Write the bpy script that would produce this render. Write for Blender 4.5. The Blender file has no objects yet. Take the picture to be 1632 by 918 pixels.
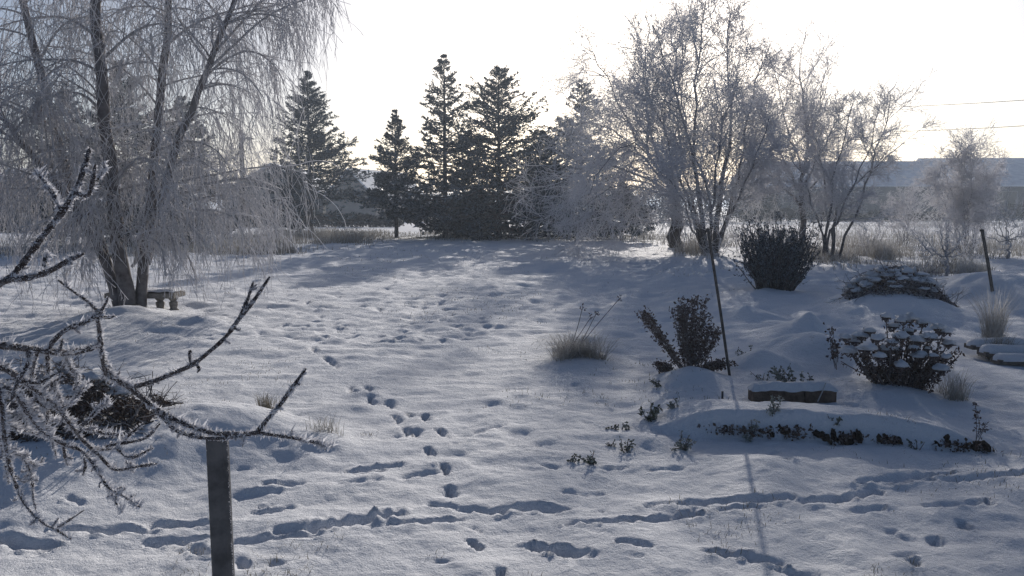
import bpy, math
import numpy as np
from mathutils import Vector

SC = bpy.context.scene
COL = SC.collection
rng = np.random.default_rng(7)

# ------------------------------------------------------------------ camera, sky, sun, exposure
F_PX, CX, CY, HCAM = 1281.0, 816.0, 459.0, 1.6
PITCH = math.atan(134.0 / F_PX)
cam_d = bpy.data.cameras.new('camera')
cam_d.sensor_width = 36.0
cam_d.lens = 36.0 * F_PX / 1632.0
cam_d.clip_start, cam_d.clip_end = 0.05, 6000
cam = bpy.data.objects.new('camera', cam_d)
cam.location = (0, 0, HCAM)
cam.rotation_euler = (math.pi / 2 - PITCH, 0, 0)
COL.objects.link(cam)
SC.camera = cam

SUN_AZ, SUN_EL = math.radians(9.3), math.radians(19.6)
sun_dir = Vector((math.sin(SUN_AZ) * math.cos(SUN_EL), math.cos(SUN_AZ) * math.cos(SUN_EL), math.sin(SUN_EL)))
world = bpy.data.worlds.new('World')
SC.world = world
world.use_nodes = True
wn = world.node_tree
sky = wn.nodes.new('ShaderNodeTexSky')
sky.sky_type = 'NISHITA'
sky.sun_disc = False
sky.sun_elevation = SUN_EL
sky.sun_rotation = SUN_AZ
sky.air_density, sky.dust_density, sky.ozone_density = 0.72, 2.0, 2.3
bg = wn.nodes['Background']
wn.links.new(sky.outputs[0], bg.inputs[0])
bg.inputs[1].default_value = 0.076
sun_l = bpy.data.lights.new('sun', 'SUN')
sun_l.energy, sun_l.angle, sun_l.color = 4.1, math.radians(0.55), (1.0, 0.93, 0.85)
sun = bpy.data.objects.new('sun', sun_l)
sun.rotation_euler = sun_dir.to_track_quat('Z', 'Y').to_euler()
COL.objects.link(sun)
SC.view_settings.view_transform = 'Standard'
SC.view_settings.look = 'None'
SC.view_settings.exposure = 0.0
SC.view_settings.gamma = 1.0
SC.render.engine = 'CYCLES'
SC.cycles.use_denoising = True
SC.cycles.denoising_prefilter = 'NONE'
SC.cycles.max_bounces = 6
SC.cycles.transparent_max_bounces = 4

# ------------------------------------------------------------------ picture -> place helpers
def ray(px, py):
    dx, dz = (px - CX) / F_PX, -(py - CY) / F_PX
    c, s = math.cos(PITCH), math.sin(PITCH)
    return np.array([dx, c + s * dz, -s + c * dz])

def P(px, py, Y):
    r = ray(px, py)
    return r * (Y / r[1]) + np.array([0, 0, HCAM])

def G(px, py):
    r = ray(px, py)
    return (r * (-HCAM / r[2]))[:2]

def dist(py):                       # distance of flat ground seen at picture row py
    return G(CX, py)[1]

def cm(px, Y):                      # metres covered by px picture pixels at distance Y
    return px * Y / F_PX

# ------------------------------------------------------------------ numpy noise
def _hash(i, j, seed):
    h = (i.astype(np.int64) * 374761393 + j.astype(np.int64) * 668265263 + seed * 974711) & 0x7fffffff
    h = ((h ^ (h >> 13)) * 1274126177) & 0x7fffffff
    return ((h ^ (h >> 16)) & 0xffff) / 65535.0

def vnoise(x, y, seed=0):
    i, j = np.floor(x), np.floor(y)
    u, v = x - i, y - j
    u, v = u * u * u * (u * (u * 6 - 15) + 10), v * v * v * (v * (v * 6 - 15) + 10)
    a, b = _hash(i, j, seed), _hash(i + 1, j, seed)
    c, d = _hash(i, j + 1, seed), _hash(i + 1, j + 1, seed)
    return (a * (1 - u) + b * u) * (1 - v) + (c * (1 - u) + d * u) * v - 0.5

def sstep(a, b, x):
    t = np.clip((x - a) / (b - a), 0, 1)
    return t * t * (3 - 2 * t)

# ------------------------------------------------------------------ mesh helpers
class MB:
    """collects vertices, faces and a per-vertex 'frost' weight, builds one mesh"""
    def __init__(s):
        s.v, s.f, s.a, s.n = [], [], [], 0
    def add(s, v, f, a=0.0):
        v = np.asarray(v, float).reshape(-1, 3)
        f = np.asarray(f, np.int64)
        s.v.append(v)
        s.f.append(f + s.n)
        s.a.append(np.broadcast_to(np.asarray(a, float).reshape(-1), (len(v),)) if np.size(a) in (1, len(v)) else None)
        s.n += len(v)
        return s
    def mesh(s, name, mat, off=(0, 0, 0), smooth=True):
        me = bpy.data.meshes.new(name)
        V = np.concatenate(s.v) - np.asarray(off, float)
        A = np.concatenate(s.a)
        me.vertices.add(len(V))
        me.vertices.foreach_set('co', V.astype(np.float32).ravel())
        loops = np.concatenate([f.ravel() for f in s.f])
        tot = np.concatenate([np.full(len(f), f.shape[1]) for f in s.f])
        start = np.concatenate([[0], np.cumsum(tot)[:-1]])
        me.loops.add(len(loops))
        me.loops.foreach_set('vertex_index', loops.astype(np.int32))
        me.polygons.add(len(tot))
        me.polygons.foreach_set('loop_start', start.astype(np.int32))
        me.polygons.foreach_set('loop_total', tot.astype(np.int32))
        at = me.attributes.new('frost', 'FLOAT', 'POINT')
        at.data.foreach_set('value', A.astype(np.float32))
        me.update(calc_edges=True)
        me.validate()
        me.polygons.foreach_set('use_smooth', np.full(len(me.polygons), smooth))
        me.materials.append(mat)
        return me

def thing(name, label, cat, loc, group=None):
    o = bpy.data.objects.new(name, None)
    o.location = loc
    o.empty_display_size = 0.2
    COL.objects.link(o)
    o['label'], o['category'] = label, cat
    if group:
        o['group'] = group
    return o

def part(name, mb, mat, parent, smooth=True, kind=None, label=None, base=None):
    off = np.array(base.location if base else parent.location)
    o = bpy.data.objects.new(name, mb.mesh(name, mat, off, smooth))
    COL.objects.link(o)
    o.parent = parent
    if kind:
        o['kind'] = kind
    if label:
        o['label'] = label
    return o

def solo(name, mb, mat, label, cat, loc, group=None, smooth=True):
    o = bpy.data.objects.new(name, mb.mesh(name, mat, loc, smooth))
    o.location = loc
    COL.objects.link(o)
    o['label'], o['category'] = label, cat
    if group:
        o['group'] = group
    return o

def setting(name, mb, mat, kind, smooth=True):
    o = bpy.data.objects.new(name, mb.mesh(name, mat, (0, 0, 0), smooth))
    COL.objects.link(o)
    o['kind'] = kind
    return o

def nrm(v):
    return v / (np.linalg.norm(v, axis=-1, keepdims=True) + 1e-9)

def tubes(mb, pts, rad, S=3, frost=None, cap=False):
    """pts (B,n,3), rad (B,n)"""
    pts = np.asarray(pts, float)
    rad = np.asarray(rad, float)
    B, n, _ = pts.shape
    if B == 0:
        return
    t = np.gradient(pts, axis=1)
    t = nrm(t)
    ov = np.abs(pts[:, -1] - pts[:, 0])
    ref = np.eye(3)[np.argmin(ov, axis=1)][:, None, :]
    u = nrm(np.cross(t, np.broadcast_to(ref, t.shape)))
    w = np.cross(t, u)
    ang = np.arange(S) * 2 * math.pi / S
    ring = pts[:, :, None, :] + rad[:, :, None, None] * (
        np.cos(ang)[None, None, :, None] * u[:, :, None, :] + np.sin(ang)[None, None, :, None] * w[:, :, None, :])
    idx = np.arange(B * n * S).reshape(B, n, S)
    a, b = idx[:, :-1, :], idx[:, 1:, :]
    f = np.stack([a, np.roll(a, -1, 2), np.roll(b, -1, 2), b], -1).reshape(-1, 4)
    if frost is None:
        fr = 0.0
    else:
        fr = np.repeat(np.broadcast_to(frost, (B, n)).reshape(-1), S)
    mb.add(ring.reshape(-1, 3), f, fr)
    if cap:
        tri = []
        for k in range(1, S - 1):
            tri.append(np.stack([idx[:, -1, 0], idx[:, -1, k], idx[:, -1, k + 1]], -1))
            tri.append(np.stack([idx[:, 0, 0], idx[:, 0, k + 1], idx[:, 0, k]], -1))
        base = mb.n - B * n * S
        mb.f.append(np.concatenate(tri) + base)

def resample(poly, n):
    poly = np.asarray(poly, float)
    # Catmull-Rom then even spacing
    if len(poly) > 2:
        ext = np.vstack([2 * poly[0] - poly[1], poly, 2 * poly[-1] - poly[-2]])
        out = []
        for i in range(1, len(ext) - 2):
            p0, p1, p2, p3 = ext[i - 1:i + 3]
            for s in np.linspace(0, 1, 8, endpoint=False):
                out.append(0.5 * (2 * p1 + (p2 - p0) * s + (2 * p0 - 5 * p1 + 4 * p2 - p3) * s * s + (3 * p1 - p0 - 3 * p2 + p3) * s ** 3))
        out.append(poly[-1])
        poly = np.array(out)
    d = np.concatenate([[0], np.cumsum(np.linalg.norm(np.diff(poly[:, :3], axis=0), axis=1))])
    q = np.linspace(0, d[-1], n)
    return np.stack([np.interp(q, d, poly[:, k]) for k in range(poly.shape[1])], -1)

def grow(start, dirs, length, n, wob, trop, R, up=(0, 0, 1)):
    B = len(start)
    up = np.asarray(up, float)
    p, d = start.copy(), nrm(dirs)
    out = [p.copy()]
    step = (length / (n - 1))[:, None]
    trop = np.broadcast_to(np.asarray(trop, float), (B,))[:, None]
    for i in range(n - 1):
        d = nrm(d + wob * R.normal(size=(B, 3)) + trop * up)
        p = p + d * step
        out.append(p.copy())
    return np.stack(out, 1)

def spawn(pts, rad, k, tmin, tmax, ang, angsd, R, even=False):
    B, n, _ = pts.shape
    par = np.repeat(np.arange(B), k)
    t = R.uniform(tmin, tmax, len(par))
    x = t * (n - 1)
    i = np.minimum(x.astype(int), n - 2)
    fr = (x - i)[:, None]
    pos = pts[par, i] * (1 - fr) + pts[par, i + 1] * fr
    tan = nrm(pts[par, i + 1] - pts[par, i])
    r = rad[par, i] * (1 - fr[:, 0]) + rad[par, i + 1] * fr[:, 0]
    q = nrm(np.cross(tan, R.normal(size=(len(par), 3))))
    a = np.radians(R.normal(ang, angsd, len(par)))[:, None]
    return pos, np.cos(a) * tan + np.sin(a) * q, t, r, par

def taper(r0, r1, n, p=1.0):
    s = np.linspace(0, 1, n)[None, :] ** p
    return np.asarray(r0)[:, None] * (1 - s) + np.asarray(r1)[:, None] * s

def leaves(mb, pos, size, R, up=0.0, frost=(0.2, 0.8), aspect=0.5, dirs=None, spread=1.0):
    """bent leaf-sized faces, two triangles each"""
    m = len(pos)
    d = R.normal(size=(m, 3)) * spread
    if dirs is not None:
        d = d + dirs
    d[:, 2] += up
    d = nrm(d)
    w = nrm(np.cross(d, R.normal(size=(m, 3))))
    nn = np.cross(d, w)
    size = np.broadcast_to(size, (m,))[:, None] * R.uniform(0.6, 1.3, (m, 1))
    a = pos
    tip = pos + d * size
    mid = pos + d * size * 0.5 + nn * size * 0.12
    V = np.stack([a, mid + w * size * aspect * 0.5, tip, mid - w * size * aspect * 0.5], 1).reshape(-1, 3)
    b = np.arange(m)[:, None] * 4
    f = np.concatenate([b + [0, 1, 2], b + [0, 2, 3]])
    mb.add(V, f, np.repeat(R.uniform(frost[0], frost[1], m), 4))

def blades(mb, pos, h, lean, width, R, frost=(0.2, 0.9), droop=0.5):
    """grass: each blade a tapered strip bending over"""
    m = len(pos)
    az = R.uniform(0, 2 * math.pi, m)
    o = np.stack([np.cos(az), np.sin(az), np.zeros(m)], -1)
    s = np.stack([-np.sin(az), np.cos(az), np.zeros(m)], -1)
    h = np.broadcast_to(h, (m,))[:, None] * R.uniform(0.3, 1.25, (m, 1))
    ln = np.broadcast_to(lean, (m,))[:, None] * R.uniform(0.3, 1.4, (m, 1))
    z = np.array([0, 0, 1.0])
    p1 = pos + z * h * 0.55 + o * h * ln * 0.35
    p2 = pos + z * h * (0.95 - 0.35 * droop * ln) + o * h * ln
    w = s * np.broadcast_to(width, (m,))[:, None]
    V = np.stack([pos - w, pos + w, p1 + w * .8, p1 - w * .8, p2], 1).reshape(-1, 3)
    b = np.arange(m)[:, None] * 5
    f3 = np.concatenate([b + [0, 1, 2], b + [0, 2, 3], b + [3, 2, 4]])
    fr = R.uniform(frost[0], frost[1], m)
    mb.add(V, f3, np.stack([fr * .4, fr * .4, fr, fr, fr], -1).ravel())

def boxv(c, s, rot=0.0):
    c = np.asarray(c, float)
    k = np.array([[x, y, z] for x in (-.5, .5) for y in (-.5, .5) for z in (-.5, .5)]) * np.asarray(s, float)
    if rot:
        cr, sr = math.cos(rot), math.sin(rot)
        k = np.stack([k[:, 0] * cr - k[:, 1] * sr, k[:, 0] * sr + k[:, 1] * cr, k[:, 2]], -1)
    return k + c, np.array([[0, 1, 3, 2], [4, 6, 7, 5], [0, 4, 5, 1], [2, 3, 7, 6], [0, 2, 6, 4], [1, 5, 7, 3]])

def lathe(mb, c, prof, S=12, frost=0.0):
    """prof: list of (r, z)"""
    c = np.asarray(c, float)
    n = len(prof)
    ang = np.arange(S) * 2 * math.pi / S
    V = np.array([[r * math.cos(a), r * math.sin(a), z] for r, z in prof for a in ang]) + c
    idx = np.arange(n * S).reshape(n, S)
    a, b = idx[:-1], idx[1:]
    f = np.stack([a, np.roll(a, -1, 1), np.roll(b, -1, 1), b], -1).reshape(-1, 4)
    mb.add(V, f, frost)
    mb.f.append((np.array([list(idx[-1])]) + mb.n - n * S))

def lump(mb, c, r, R, S=14, N=9, rough=0.25, frost=0.0, lo=-0.5, freq=2.2):
    """an uneven rounded lump (clod, stone, snow cushion); lo = how far it goes below its centre"""
    c, r = np.asarray(c, float), np.asarray(r, float)
    th = np.linspace(0, math.pi, N)
    V = []
    sd = int(R.integers(0, 9999))
    for t in th:
        a = np.arange(S) * 2 * math.pi / S
        d = np.stack([np.sin(t) * np.cos(a), np.sin(t) * np.sin(a), np.full(S, np.cos(t))], -1)
        k = 1 + rough * 2 * (vnoise(d[:, 0] * freq + 7.3 + d[:, 2] * 1.7, d[:, 1] * freq + 3.1 - d[:, 2] * 1.3, sd))
        d = d * k[:, None]
        d[:, 2] = np.maximum(d[:, 2], lo)
        V.append(d * r + c)
    V = np.concatenate(V)
    idx = np.arange(N * S).reshape(N, S)
    a, b = idx[:-1], idx[1:]
    mb.add(V, np.stack([a, b, np.roll(b, -1, 1), np.roll(a, -1, 1)], -1).reshape(-1, 4), frost)

# ------------------------------------------------------------------ materials
def newmat(name):
    m = bpy.data.materials.new(name)
    m.use_nodes = True
    nt = m.node_tree
    return m, nt, nt.nodes['Principled BSDF'], nt.nodes, nt.links

def noise_node(nt, scale, detail=4.0, rough=0.6, vec=None, dist=0.0):
    n = nt.nodes.new('ShaderNodeTexNoise')
    n.inputs['Scale'].default_value = scale
    n.inputs['Detail'].default_value = detail
    n.inputs['Roughness'].default_value = rough
    n.inputs['Distortion'].default_value = dist
    if vec is None:
        vec = nt.nodes.new('ShaderNodeNewGeometry').outputs['Position']
    nt.links.new(vec, n.inputs['Vector'])
    return n

def ramp(nt, src, a, b, ca, cb):
    r = nt.nodes.new('ShaderNodeValToRGB')
    r.color_ramp.elements[0].position, r.color_ramp.elements[1].position = a, b
    r.color_ramp.elements[0].color, r.color_ramp.elements[1].color = (*ca, 1), (*cb, 1)
    nt.links.new(src, r.inputs[0])
    return r

def bump_node(nt, src, strength, distance, prev=None):
    b = nt.nodes.new('ShaderNodeBump')
    b.inputs['Strength'].default_value = strength
    b.inputs['Distance'].default_value = distance
    nt.links.new(src, b.inputs['Height'])
    if prev:
        nt.links.new(prev, b.inputs['Normal'])
    return b

def surface_mat(name, c1, c2, scale, rough=0.85, bump=0.3, bdist=0.01, lo=0.35, hi=0.65, spec=0.3, metal=0.0):
    m, nt, b, N, L = newmat(name)
    n = noise_node(nt, scale)
    r = ramp(nt, n.outputs['Fac'], lo, hi, c1, c2)
    L.new(r.outputs[0], b.inputs['Base Color'])
    b.inputs['Roughness'].default_value = rough
    b.inputs['Metallic'].default_value = metal
    b.inputs['Specular IOR Level'].default_value = spec
    n2 = noise_node(nt, scale * 4)
    L.new(bump_node(nt, n2.outputs['Fac'], bump, bdist).outputs[0], b.inputs['Normal'])
    return m

def frosty_mat(name, bark, frost, scale=20.0, trans=0.25, rough=0.8, var=0.35):
    """bark or leaf colour covered by rime as far as the 'frost' weight says; rime lets light through"""
    m, nt, b, N, L = newmat(name)
    at = N.new('ShaderNodeAttribute')
    at.attribute_name = 'frost'
    n = noise_node(nt, scale, 3.0)
    ad = N.new('ShaderNodeMath'); ad.operation = 'MULTIPLY_ADD'
    L.new(n.outputs['Fac'], ad.inputs[0]); ad.inputs[1].default_value = var * 2; ad.inputs[2].default_value = -var
    sm = N.new('ShaderNodeMath'); sm.operation = 'ADD'; sm.use_clamp = True
    L.new(ad.outputs[0], sm.inputs[0]); L.new(at.outputs['Fac'], sm.inputs[1])
    mx = N.new('ShaderNodeMix'); mx.data_type = 'RGBA'
    L.new(sm.outputs[0], mx.inputs['Factor'])
    mx.inputs['A'].default_value = (*bark, 1)
    mx.inputs['B'].default_value = (*frost, 1)
    L.new(mx.outputs['Result'], b.inputs['Base Color'])
    b.inputs['Roughness'].default_value = rough
    b.inputs['Specular IOR Level'].default_value = 0.2
    if trans > 0:
        tr = N.new('ShaderNodeBsdfTranslucent')
        L.new(mx.outputs['Result'], tr.inputs['Color'])
        ms = N.new('ShaderNodeMixShader')
        mm = N.new('ShaderNodeMath'); mm.operation = 'MULTIPLY'
        L.new(sm.outputs[0], mm.inputs[0]); mm.inputs[1].default_value = trans
        L.new(mm.outputs[0], ms.inputs[0])
        L.new(b.outputs[0], ms.inputs[1]); L.new(tr.outputs[0], ms.inputs[2])
        L.new(ms.outputs[0], N['Material Output'].inputs['Surface'])
    return m

def snow_mat(name, fine=1.0, patchy=False):
    m, nt, b, N, L = newmat(name)
    b.inputs['Roughness'].default_value = 0.75
    b.inputs['Specular IOR Level'].default_value = 0.08
    n0 = noise_node(nt, 0.9, 5.0)
    r = ramp(nt, n0.outputs['Fac'], 0.3, 0.7, (0.72, 0.745, 0.80), (0.80, 0.815, 0.85))
    col = r.outputs[0]
    if patchy:      # thin snow: short grass blades show through here and there
        n4 = noise_node(nt, 26.0, 6.0, 0.75)
        n5 = noise_node(nt, 0.45, 3.0)
        ml = N.new('ShaderNodeMath'); ml.operation = 'MULTIPLY'
        L.new(n4.outputs['Fac'], ml.inputs[0]); L.new(n5.outputs['Fac'], ml.inputs[1])
        r2 = ramp(nt, ml.outputs[0], 0.36, 0.46, (0, 0, 0), (0.6, 0.6, 0.6))
        mx = N.new('ShaderNodeMix'); mx.data_type = 'RGBA'
        L.new(r2.outputs[0], mx.inputs['Factor'])
        L.new(col, mx.inputs['A'])
        mx.inputs['B'].default_value = (0.22, 0.22, 0.17, 1)
        col = mx.outputs['Result']
    L.new(col, b.inputs['Base Color'])
    n1 = noise_node(nt, 14.0 * fine, 5.0, 0.65)
    n2 = noise_node(nt, 120.0 * fine, 3.0, 0.7)
    n3 = noise_node(nt, 420.0 * fine, 2.0, 0.7)
    b1 = bump_node(nt, n1.outputs['Fac'], 0.7, 0.035)
    b2 = bump_node(nt, n2.outputs['Fac'], 0.8, 0.009, b1.outputs[0])
    b3 = bump_node(nt, n3.outputs['Fac'], 0.6, 0.0025, b2.outputs[0])
    L.new(b3.outputs[0], b.inputs['Normal'])
    return m

FROST = (0.84, 0.84, 0.87)
M = {}
M['snow_ground'] = snow_mat('snow_ground', 1.0, True)
M['snow'] = snow_mat('snow_cushion', 1.6)
M['birch'] = frosty_mat('birch_bark', (0.075, 0.065, 0.062), (0.36, 0.35, 0.36), 9.0, 0.0, 0.85, 0.5)
M['twig'] = frosty_mat('rimed_twig', (0.07, 0.055, 0.05), FROST, 30.0, 0.55, 0.8, 0.2)
M['bark'] = frosty_mat('dark_bark', (0.045, 0.038, 0.033), (0.42, 0.42, 0.45), 12.0, 0.0, 0.9, 0.45)
M['needles'] = frosty_mat('spruce_needles', (0.026, 0.040, 0.038), (0.30, 0.36, 0.43), 2.0, 0.0, 0.75, 0.3)
M['evergreen'] = frosty_mat('evergreen_leaf', (0.022, 0.028, 0.027), (0.34, 0.38, 0.44), 9.0, 0.0, 0.75, 0.3)
M['dry'] = frosty_mat('dry_stalk', (0.080, 0.052, 0.040), (0.42, 0.41, 0.44), 40.0, 0.08, 0.85, 0.3)
M['grass'] = frosty_mat('rimed_grass', (0.20, 0.165, 0.105), (0.62, 0.62, 0.63), 10.0, 0.35, 0.85, 0.25)
M['leaf'] = frosty_mat('frozen_leaf', (0.05, 0.062, 0.032), (0.42, 0.44, 0.42), 50.0, 0.15, 0.7, 0.3)
M['rime'] = frosty_mat('rime_crystal', (0.6, 0.6, 0.63), (0.78, 0.79, 0.83), 60.0, 0.45, 0.5, 0.2)
M['apple'] = frosty_mat('apple_bark', (0.05, 0.04, 0.038), (0.62, 0.62, 0.66), 90.0, 0.0, 0.85, 0.45)
M['steel'] = surface_mat('galvanised_steel', (0.055, 0.058, 0.065), (0.11, 0.115, 0.125), 22.0, 0.55, 0.25, 0.002, metal=0.55, spec=0.5)
M['stone'] = surface_mat('brown_stone', (0.075, 0.050, 0.038), (0.16, 0.115, 0.085), 18.0, 0.9, 0.5, 0.01)
M['bench'] = surface_mat('cast_stone', (0.16, 0.145, 0.13), (0.28, 0.26, 0.23), 20.0, 0.9, 0.5, 0.008)
M['soil'] = surface_mat('bare_soil', (0.018, 0.013, 0.010), (0.06, 0.043, 0.032), 30.0, 0.95, 0.8, 0.02)
M['wood'] = surface_mat('grey_wood', (0.10, 0.085, 0.07), (0.19, 0.165, 0.14), 25.0, 0.85, 0.4, 0.004)
M['pole'] = surface_mat('dark_pole', (0.05, 0.045, 0.042), (0.11, 0.10, 0.095), 30.0, 0.7, 0.3, 0.003)
M['render'] = surface_mat('house_render', (0.26, 0.235, 0.21), (0.33, 0.30, 0.27), 1.2, 0.9, 0.1, 0.01)
M['barnwall'] = surface_mat('barn_wall', (0.075, 0.08, 0.09), (0.12, 0.125, 0.135), 0.8, 0.9, 0.1, 0.01)
M['roofsnow'] = surface_mat('roof_snow', (0.58, 0.61, 0.67), (0.78, 0.80, 0.84), 1.5, 0.85, 0.3, 0.03)
M['rooftile'] = surface_mat('roof_tile', (0.10, 0.085, 0.08), (0.16, 0.14, 0.13), 3.0, 0.9, 0.3, 0.03)
M['glass'] = surface_mat('window_glass', (0.02, 0.022, 0.028), (0.035, 0.038, 0.045), 1.0, 0.12, 0.0, 0.001, spec=0.5)
M['frame'] = surface_mat('window_frame', (0.30, 0.29, 0.28), (0.38, 0.37, 0.36), 6.0, 0.7, 0.1, 0.002)
M['nest'] = surface_mat('feeder_wood', (0.07, 0.03, 0.025), (0.15, 0.06, 0.045), 15.0, 0.8, 0.3, 0.003)
M['hedge'] = frosty_mat('hedge_leaf', (0.030, 0.030, 0.024), (0.22, 0.22, 0.22), 1.0, 0.1, 0.85, 0.3)

# ------------------------------------------------------------------ the ground
def mound(px, py, rpx, hpx, stretch=1.6, p=2.0):
    """a hummock seen at picture (px, py base), radius and height in picture px"""
    x, y = G(px, py)
    return (x, y, cm(rpx, y), cm(rpx, y) * stretch, cm(hpx, y), p)
MOUNDS = [
    mound(1590, 482, 95, 50, 1.5, 2.4), mound(1640, 462, 60, 22, 1.8), mound(1500, 462, 50, 16, 1.4),
    mound(1425, 503, 100, 42, 1.3, 2.4),
    mound(1215, 592, 40, 34, 1.4, 1.6), mound(1268, 572, 58, 27, 1.5), mound(1325, 582, 48, 26, 1.5),
    mound(1290, 540, 24, 32, 1.5, 1.6), mound(1188, 510, 20, 19, 1.5, 1.6), mound(1255, 540, 40, 14, 1.3),
    mound(1225, 512, 26, 10, 1.4), mound(1285, 512, 22, 12, 1.4), mound(1240, 525, 25, 10, 1.4), mound(1320, 515, 26, 10, 1.4),
    mound(1105, 615, 55, 24, 1.2, 2.4), mound(1060, 655, 40, 14, 1.2),
    mound(360, 700, 105, 48, 1.2, 2.6), mound(270, 745, 50, 24, 1.2), mound(120, 725, 170, 55, 1.3, 2.6),
    mound(500, 705, 60, 18, 1.2), mound(260, 520, 75, 16, 0.9), mound(330, 520, 30, 10, 1.0), mound(195, 510, 60, 20, 1.1),
    mound(930, 580, 70, 14, 1.2), mound(1240, 475, 80, 10, 1.2), mound(1410, 630, 90, 14, 1.2),
    mound(1220, 745, 45, 14, 1.2), mound(1030, 700, 40, 12, 1.2), mound(1400, 705, 60, 8, 1.2), mound(800, 760, 90, 8, 0.8),
    mound(1600, 600, 80, 10, 1.2),
]
# the ridge of the raised bed: a bank with a steep face towards the camera
RA, RB = G(1050, 690), G(1575, 716)

def ridge(x, y):
    d = (RB - RA); Ln = np.hypot(*d); d = d / Ln
    s = (x - RA[0]) * d[0] + (y - RA[1]) * d[1]
    q = -(x - RA[0]) * d[1] + (y - RA[1]) * d[0]
    amp = sstep(-0.25, 0.35, s) * (1 - sstep(Ln - 0.35, Ln + 0.15, s))
    q = q + 0.06 * vnoise(s * 2.1, s * 0 + 0.5, 5) * 2
    hgt = (0.135 + 0.07 * np.exp(-((s - Ln * .42) / .55) ** 2) + 0.03 * vnoise(s * 2.7, s * 0 + 3.3, 9)) * amp
    return hgt * sstep(-0.02, 0.10, q) * (1 - 0.8 * sstep(0.25, 1.0, q))

def base_h(x, y):
    h = np.zeros_like(x, dtype=float)
    for (mx, my, rx, ry, hh, p) in MOUNDS:
        k = ((x - mx) / rx) ** 2 + ((y - my) / ry) ** 2
        h += hh * np.exp(-(k ** (p / 2)))
    h += ridge(x, y)
    # uneven turf under the snow
    h += 0.07 * vnoise(x * .35, y * .35, 1) + 0.036 * vnoise(x * 1.1 + 3, y * 1.1, 2)
    far = sstep(60, 200, y)
    return h * (1 - far)

def fine_h(x, y):
    near = 1 - sstep(22, 45, y)
    h = 0.030 * vnoise(x * 2.1, y * 2.9, 11) + 0.024 * vnoise(x * 4.7 + 1.7, y * 6.4, 12) * (.5 + np.abs(vnoise(x * .8, y * .8, 16)) * 3)
    lawn = sstep(7.5, 10.0, y)
    h += lawn * (0.055 * vnoise(x * 2.4, y * 3.3, 15) + 0.035 * vnoise(x * 5.5, y * 7, 18))
    h += 0.010 * vnoise(x * 12, y * 14, 13) + 0.0055 * vnoise(x * 29, y * 31, 14)
    return h * near

def gz(x, y):
    return float(base_h(np.array([x]), np.array([y]))[0] + fine_h(np.array([x]), np.array([y]))[0])

def gzv(x, y):
    return base_h(x, y) + fine_h(x, y)

PR = np.random.default_rng(31)
PRINTS = []                    # (ax, ay, bx, by, half width, depth, rim)
def groove(p0, p1, w, d, rim=0.35):
    a, b = G(*p0), G(*p1)
    PRINTS.append((a[0], a[1], b[0], b[1], w, d, rim))
for p in [(500, 558), (524, 576), (534, 581), (560, 618), (592, 634), (588, 619), (632, 664), (648, 686), (664, 690), (684, 721), (706, 746),
          (713, 778), (757, 858), (797, 908), (650, 656), (679, 666), (623, 640), (1575, 797), (1536, 831), (1488, 855), (1452, 893), (702, 690)]:
    groove((p[0] - 3, p[1] - 4), (p[0] + 3, p[1] + 5), 0.027, 0.045, 0.2)
for p0, p1, w, d in [
        ((500, 842), (590, 826), .085, .085), ((590, 826), (628, 818), .075, .085), ((625, 836), (735, 822), .05, .05), ((440, 846), (500, 843), .05, .05),
        ((800, 808), (900, 803), .07, .065), ((690, 800), (800, 812), .045, .035), ((905, 829), (1112, 819), .065, .07),
        ((1085, 801), (1255, 793), .065, .06), ((1150, 812), (1215, 806), .05, .045), ((1285, 800), (1400, 782), .075, .075), ((1372, 768), (1515, 748), .065, .06),
        ((1400, 770), (1480, 762), .055, .05), ((1515, 763), (1640, 750), .07, .06), ((855, 862), (922, 877), .085, .085), ((560, 750), (628, 741), .06, .055),
        ((570, 756), (610, 752), .04, .05), ((425, 775), (478, 770), .05, .04), ((990, 862), (1040, 868), .05, .04), ((1130, 872), (1185, 880), .055, .05),
        ((1195, 886), (1245, 892), .06, .05), ((1240, 900), (1300, 918), .05, .04), ((1030, 802), (1070, 800), .04, .03), ((650, 760), (690, 752), .045, .035),
        ((100, 845), (180, 848), .075, .06), ((190, 840), (240, 846), .06, .05), ((250, 836), (330, 832), .07, .06), ((0, 862), (75, 868), .08, .06), ((240, 862), (330, 858), .06, .06),
        ((385, 860), (500, 852), .06, .05), ((310, 876), (324, 888), .06, .08), ((375, 890), (380, 902), .045, .07), ((60, 880), (90, 872), .045, .05), ((110, 806), (130, 812), .05, .04),
        ((380, 790), (440, 785), .06, .045), ((420, 812), (460, 806), .06, .05), ((540, 775), (600, 768), .05, .03), ((1480, 805), (1560, 800), .05, .03), ((1360, 812), (1410, 808), .05, .035),
        ((760, 690), (800, 680), .05, .035), ((700, 700), (770, 693), .045, .03), ((720, 712), (760, 706), .04, .03), ((610, 700), (640, 692), .04, .03), ((840, 722), (880, 726), .04, .03),
        ((870, 740), (890, 744), .045, .035), ((965, 745), (1000, 742), .04, .03), ((900, 780), (960, 778), .05, .03), ((1040, 745), (1090, 742), .05, .03)]:
    groove(p0, p1, w * .60, d * .55, 0.4)
for _ in range(260):           # trampled lawn beyond
    px, py = PR.uniform(300, 790), 420 + 125 * PR.random() ** 1.1
    a = PR.uniform(-7, 7)
    groove((px, py), (px + a, py + PR.uniform(-1, 2)), PR.uniform(.04, .06), PR.uniform(.03, .05), 0.2)
for _ in range(45):            # scattered scuffs near by
    px, py = PR.uniform(380, 1620), PR.uniform(590, 910)
    a = PR.uniform(-26, 26)
    groove((px, py), (px + a, py + PR.uniform(-4, 4)), PR.uniform(.02, .035), PR.uniform(.008, .02), 0.2)

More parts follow.
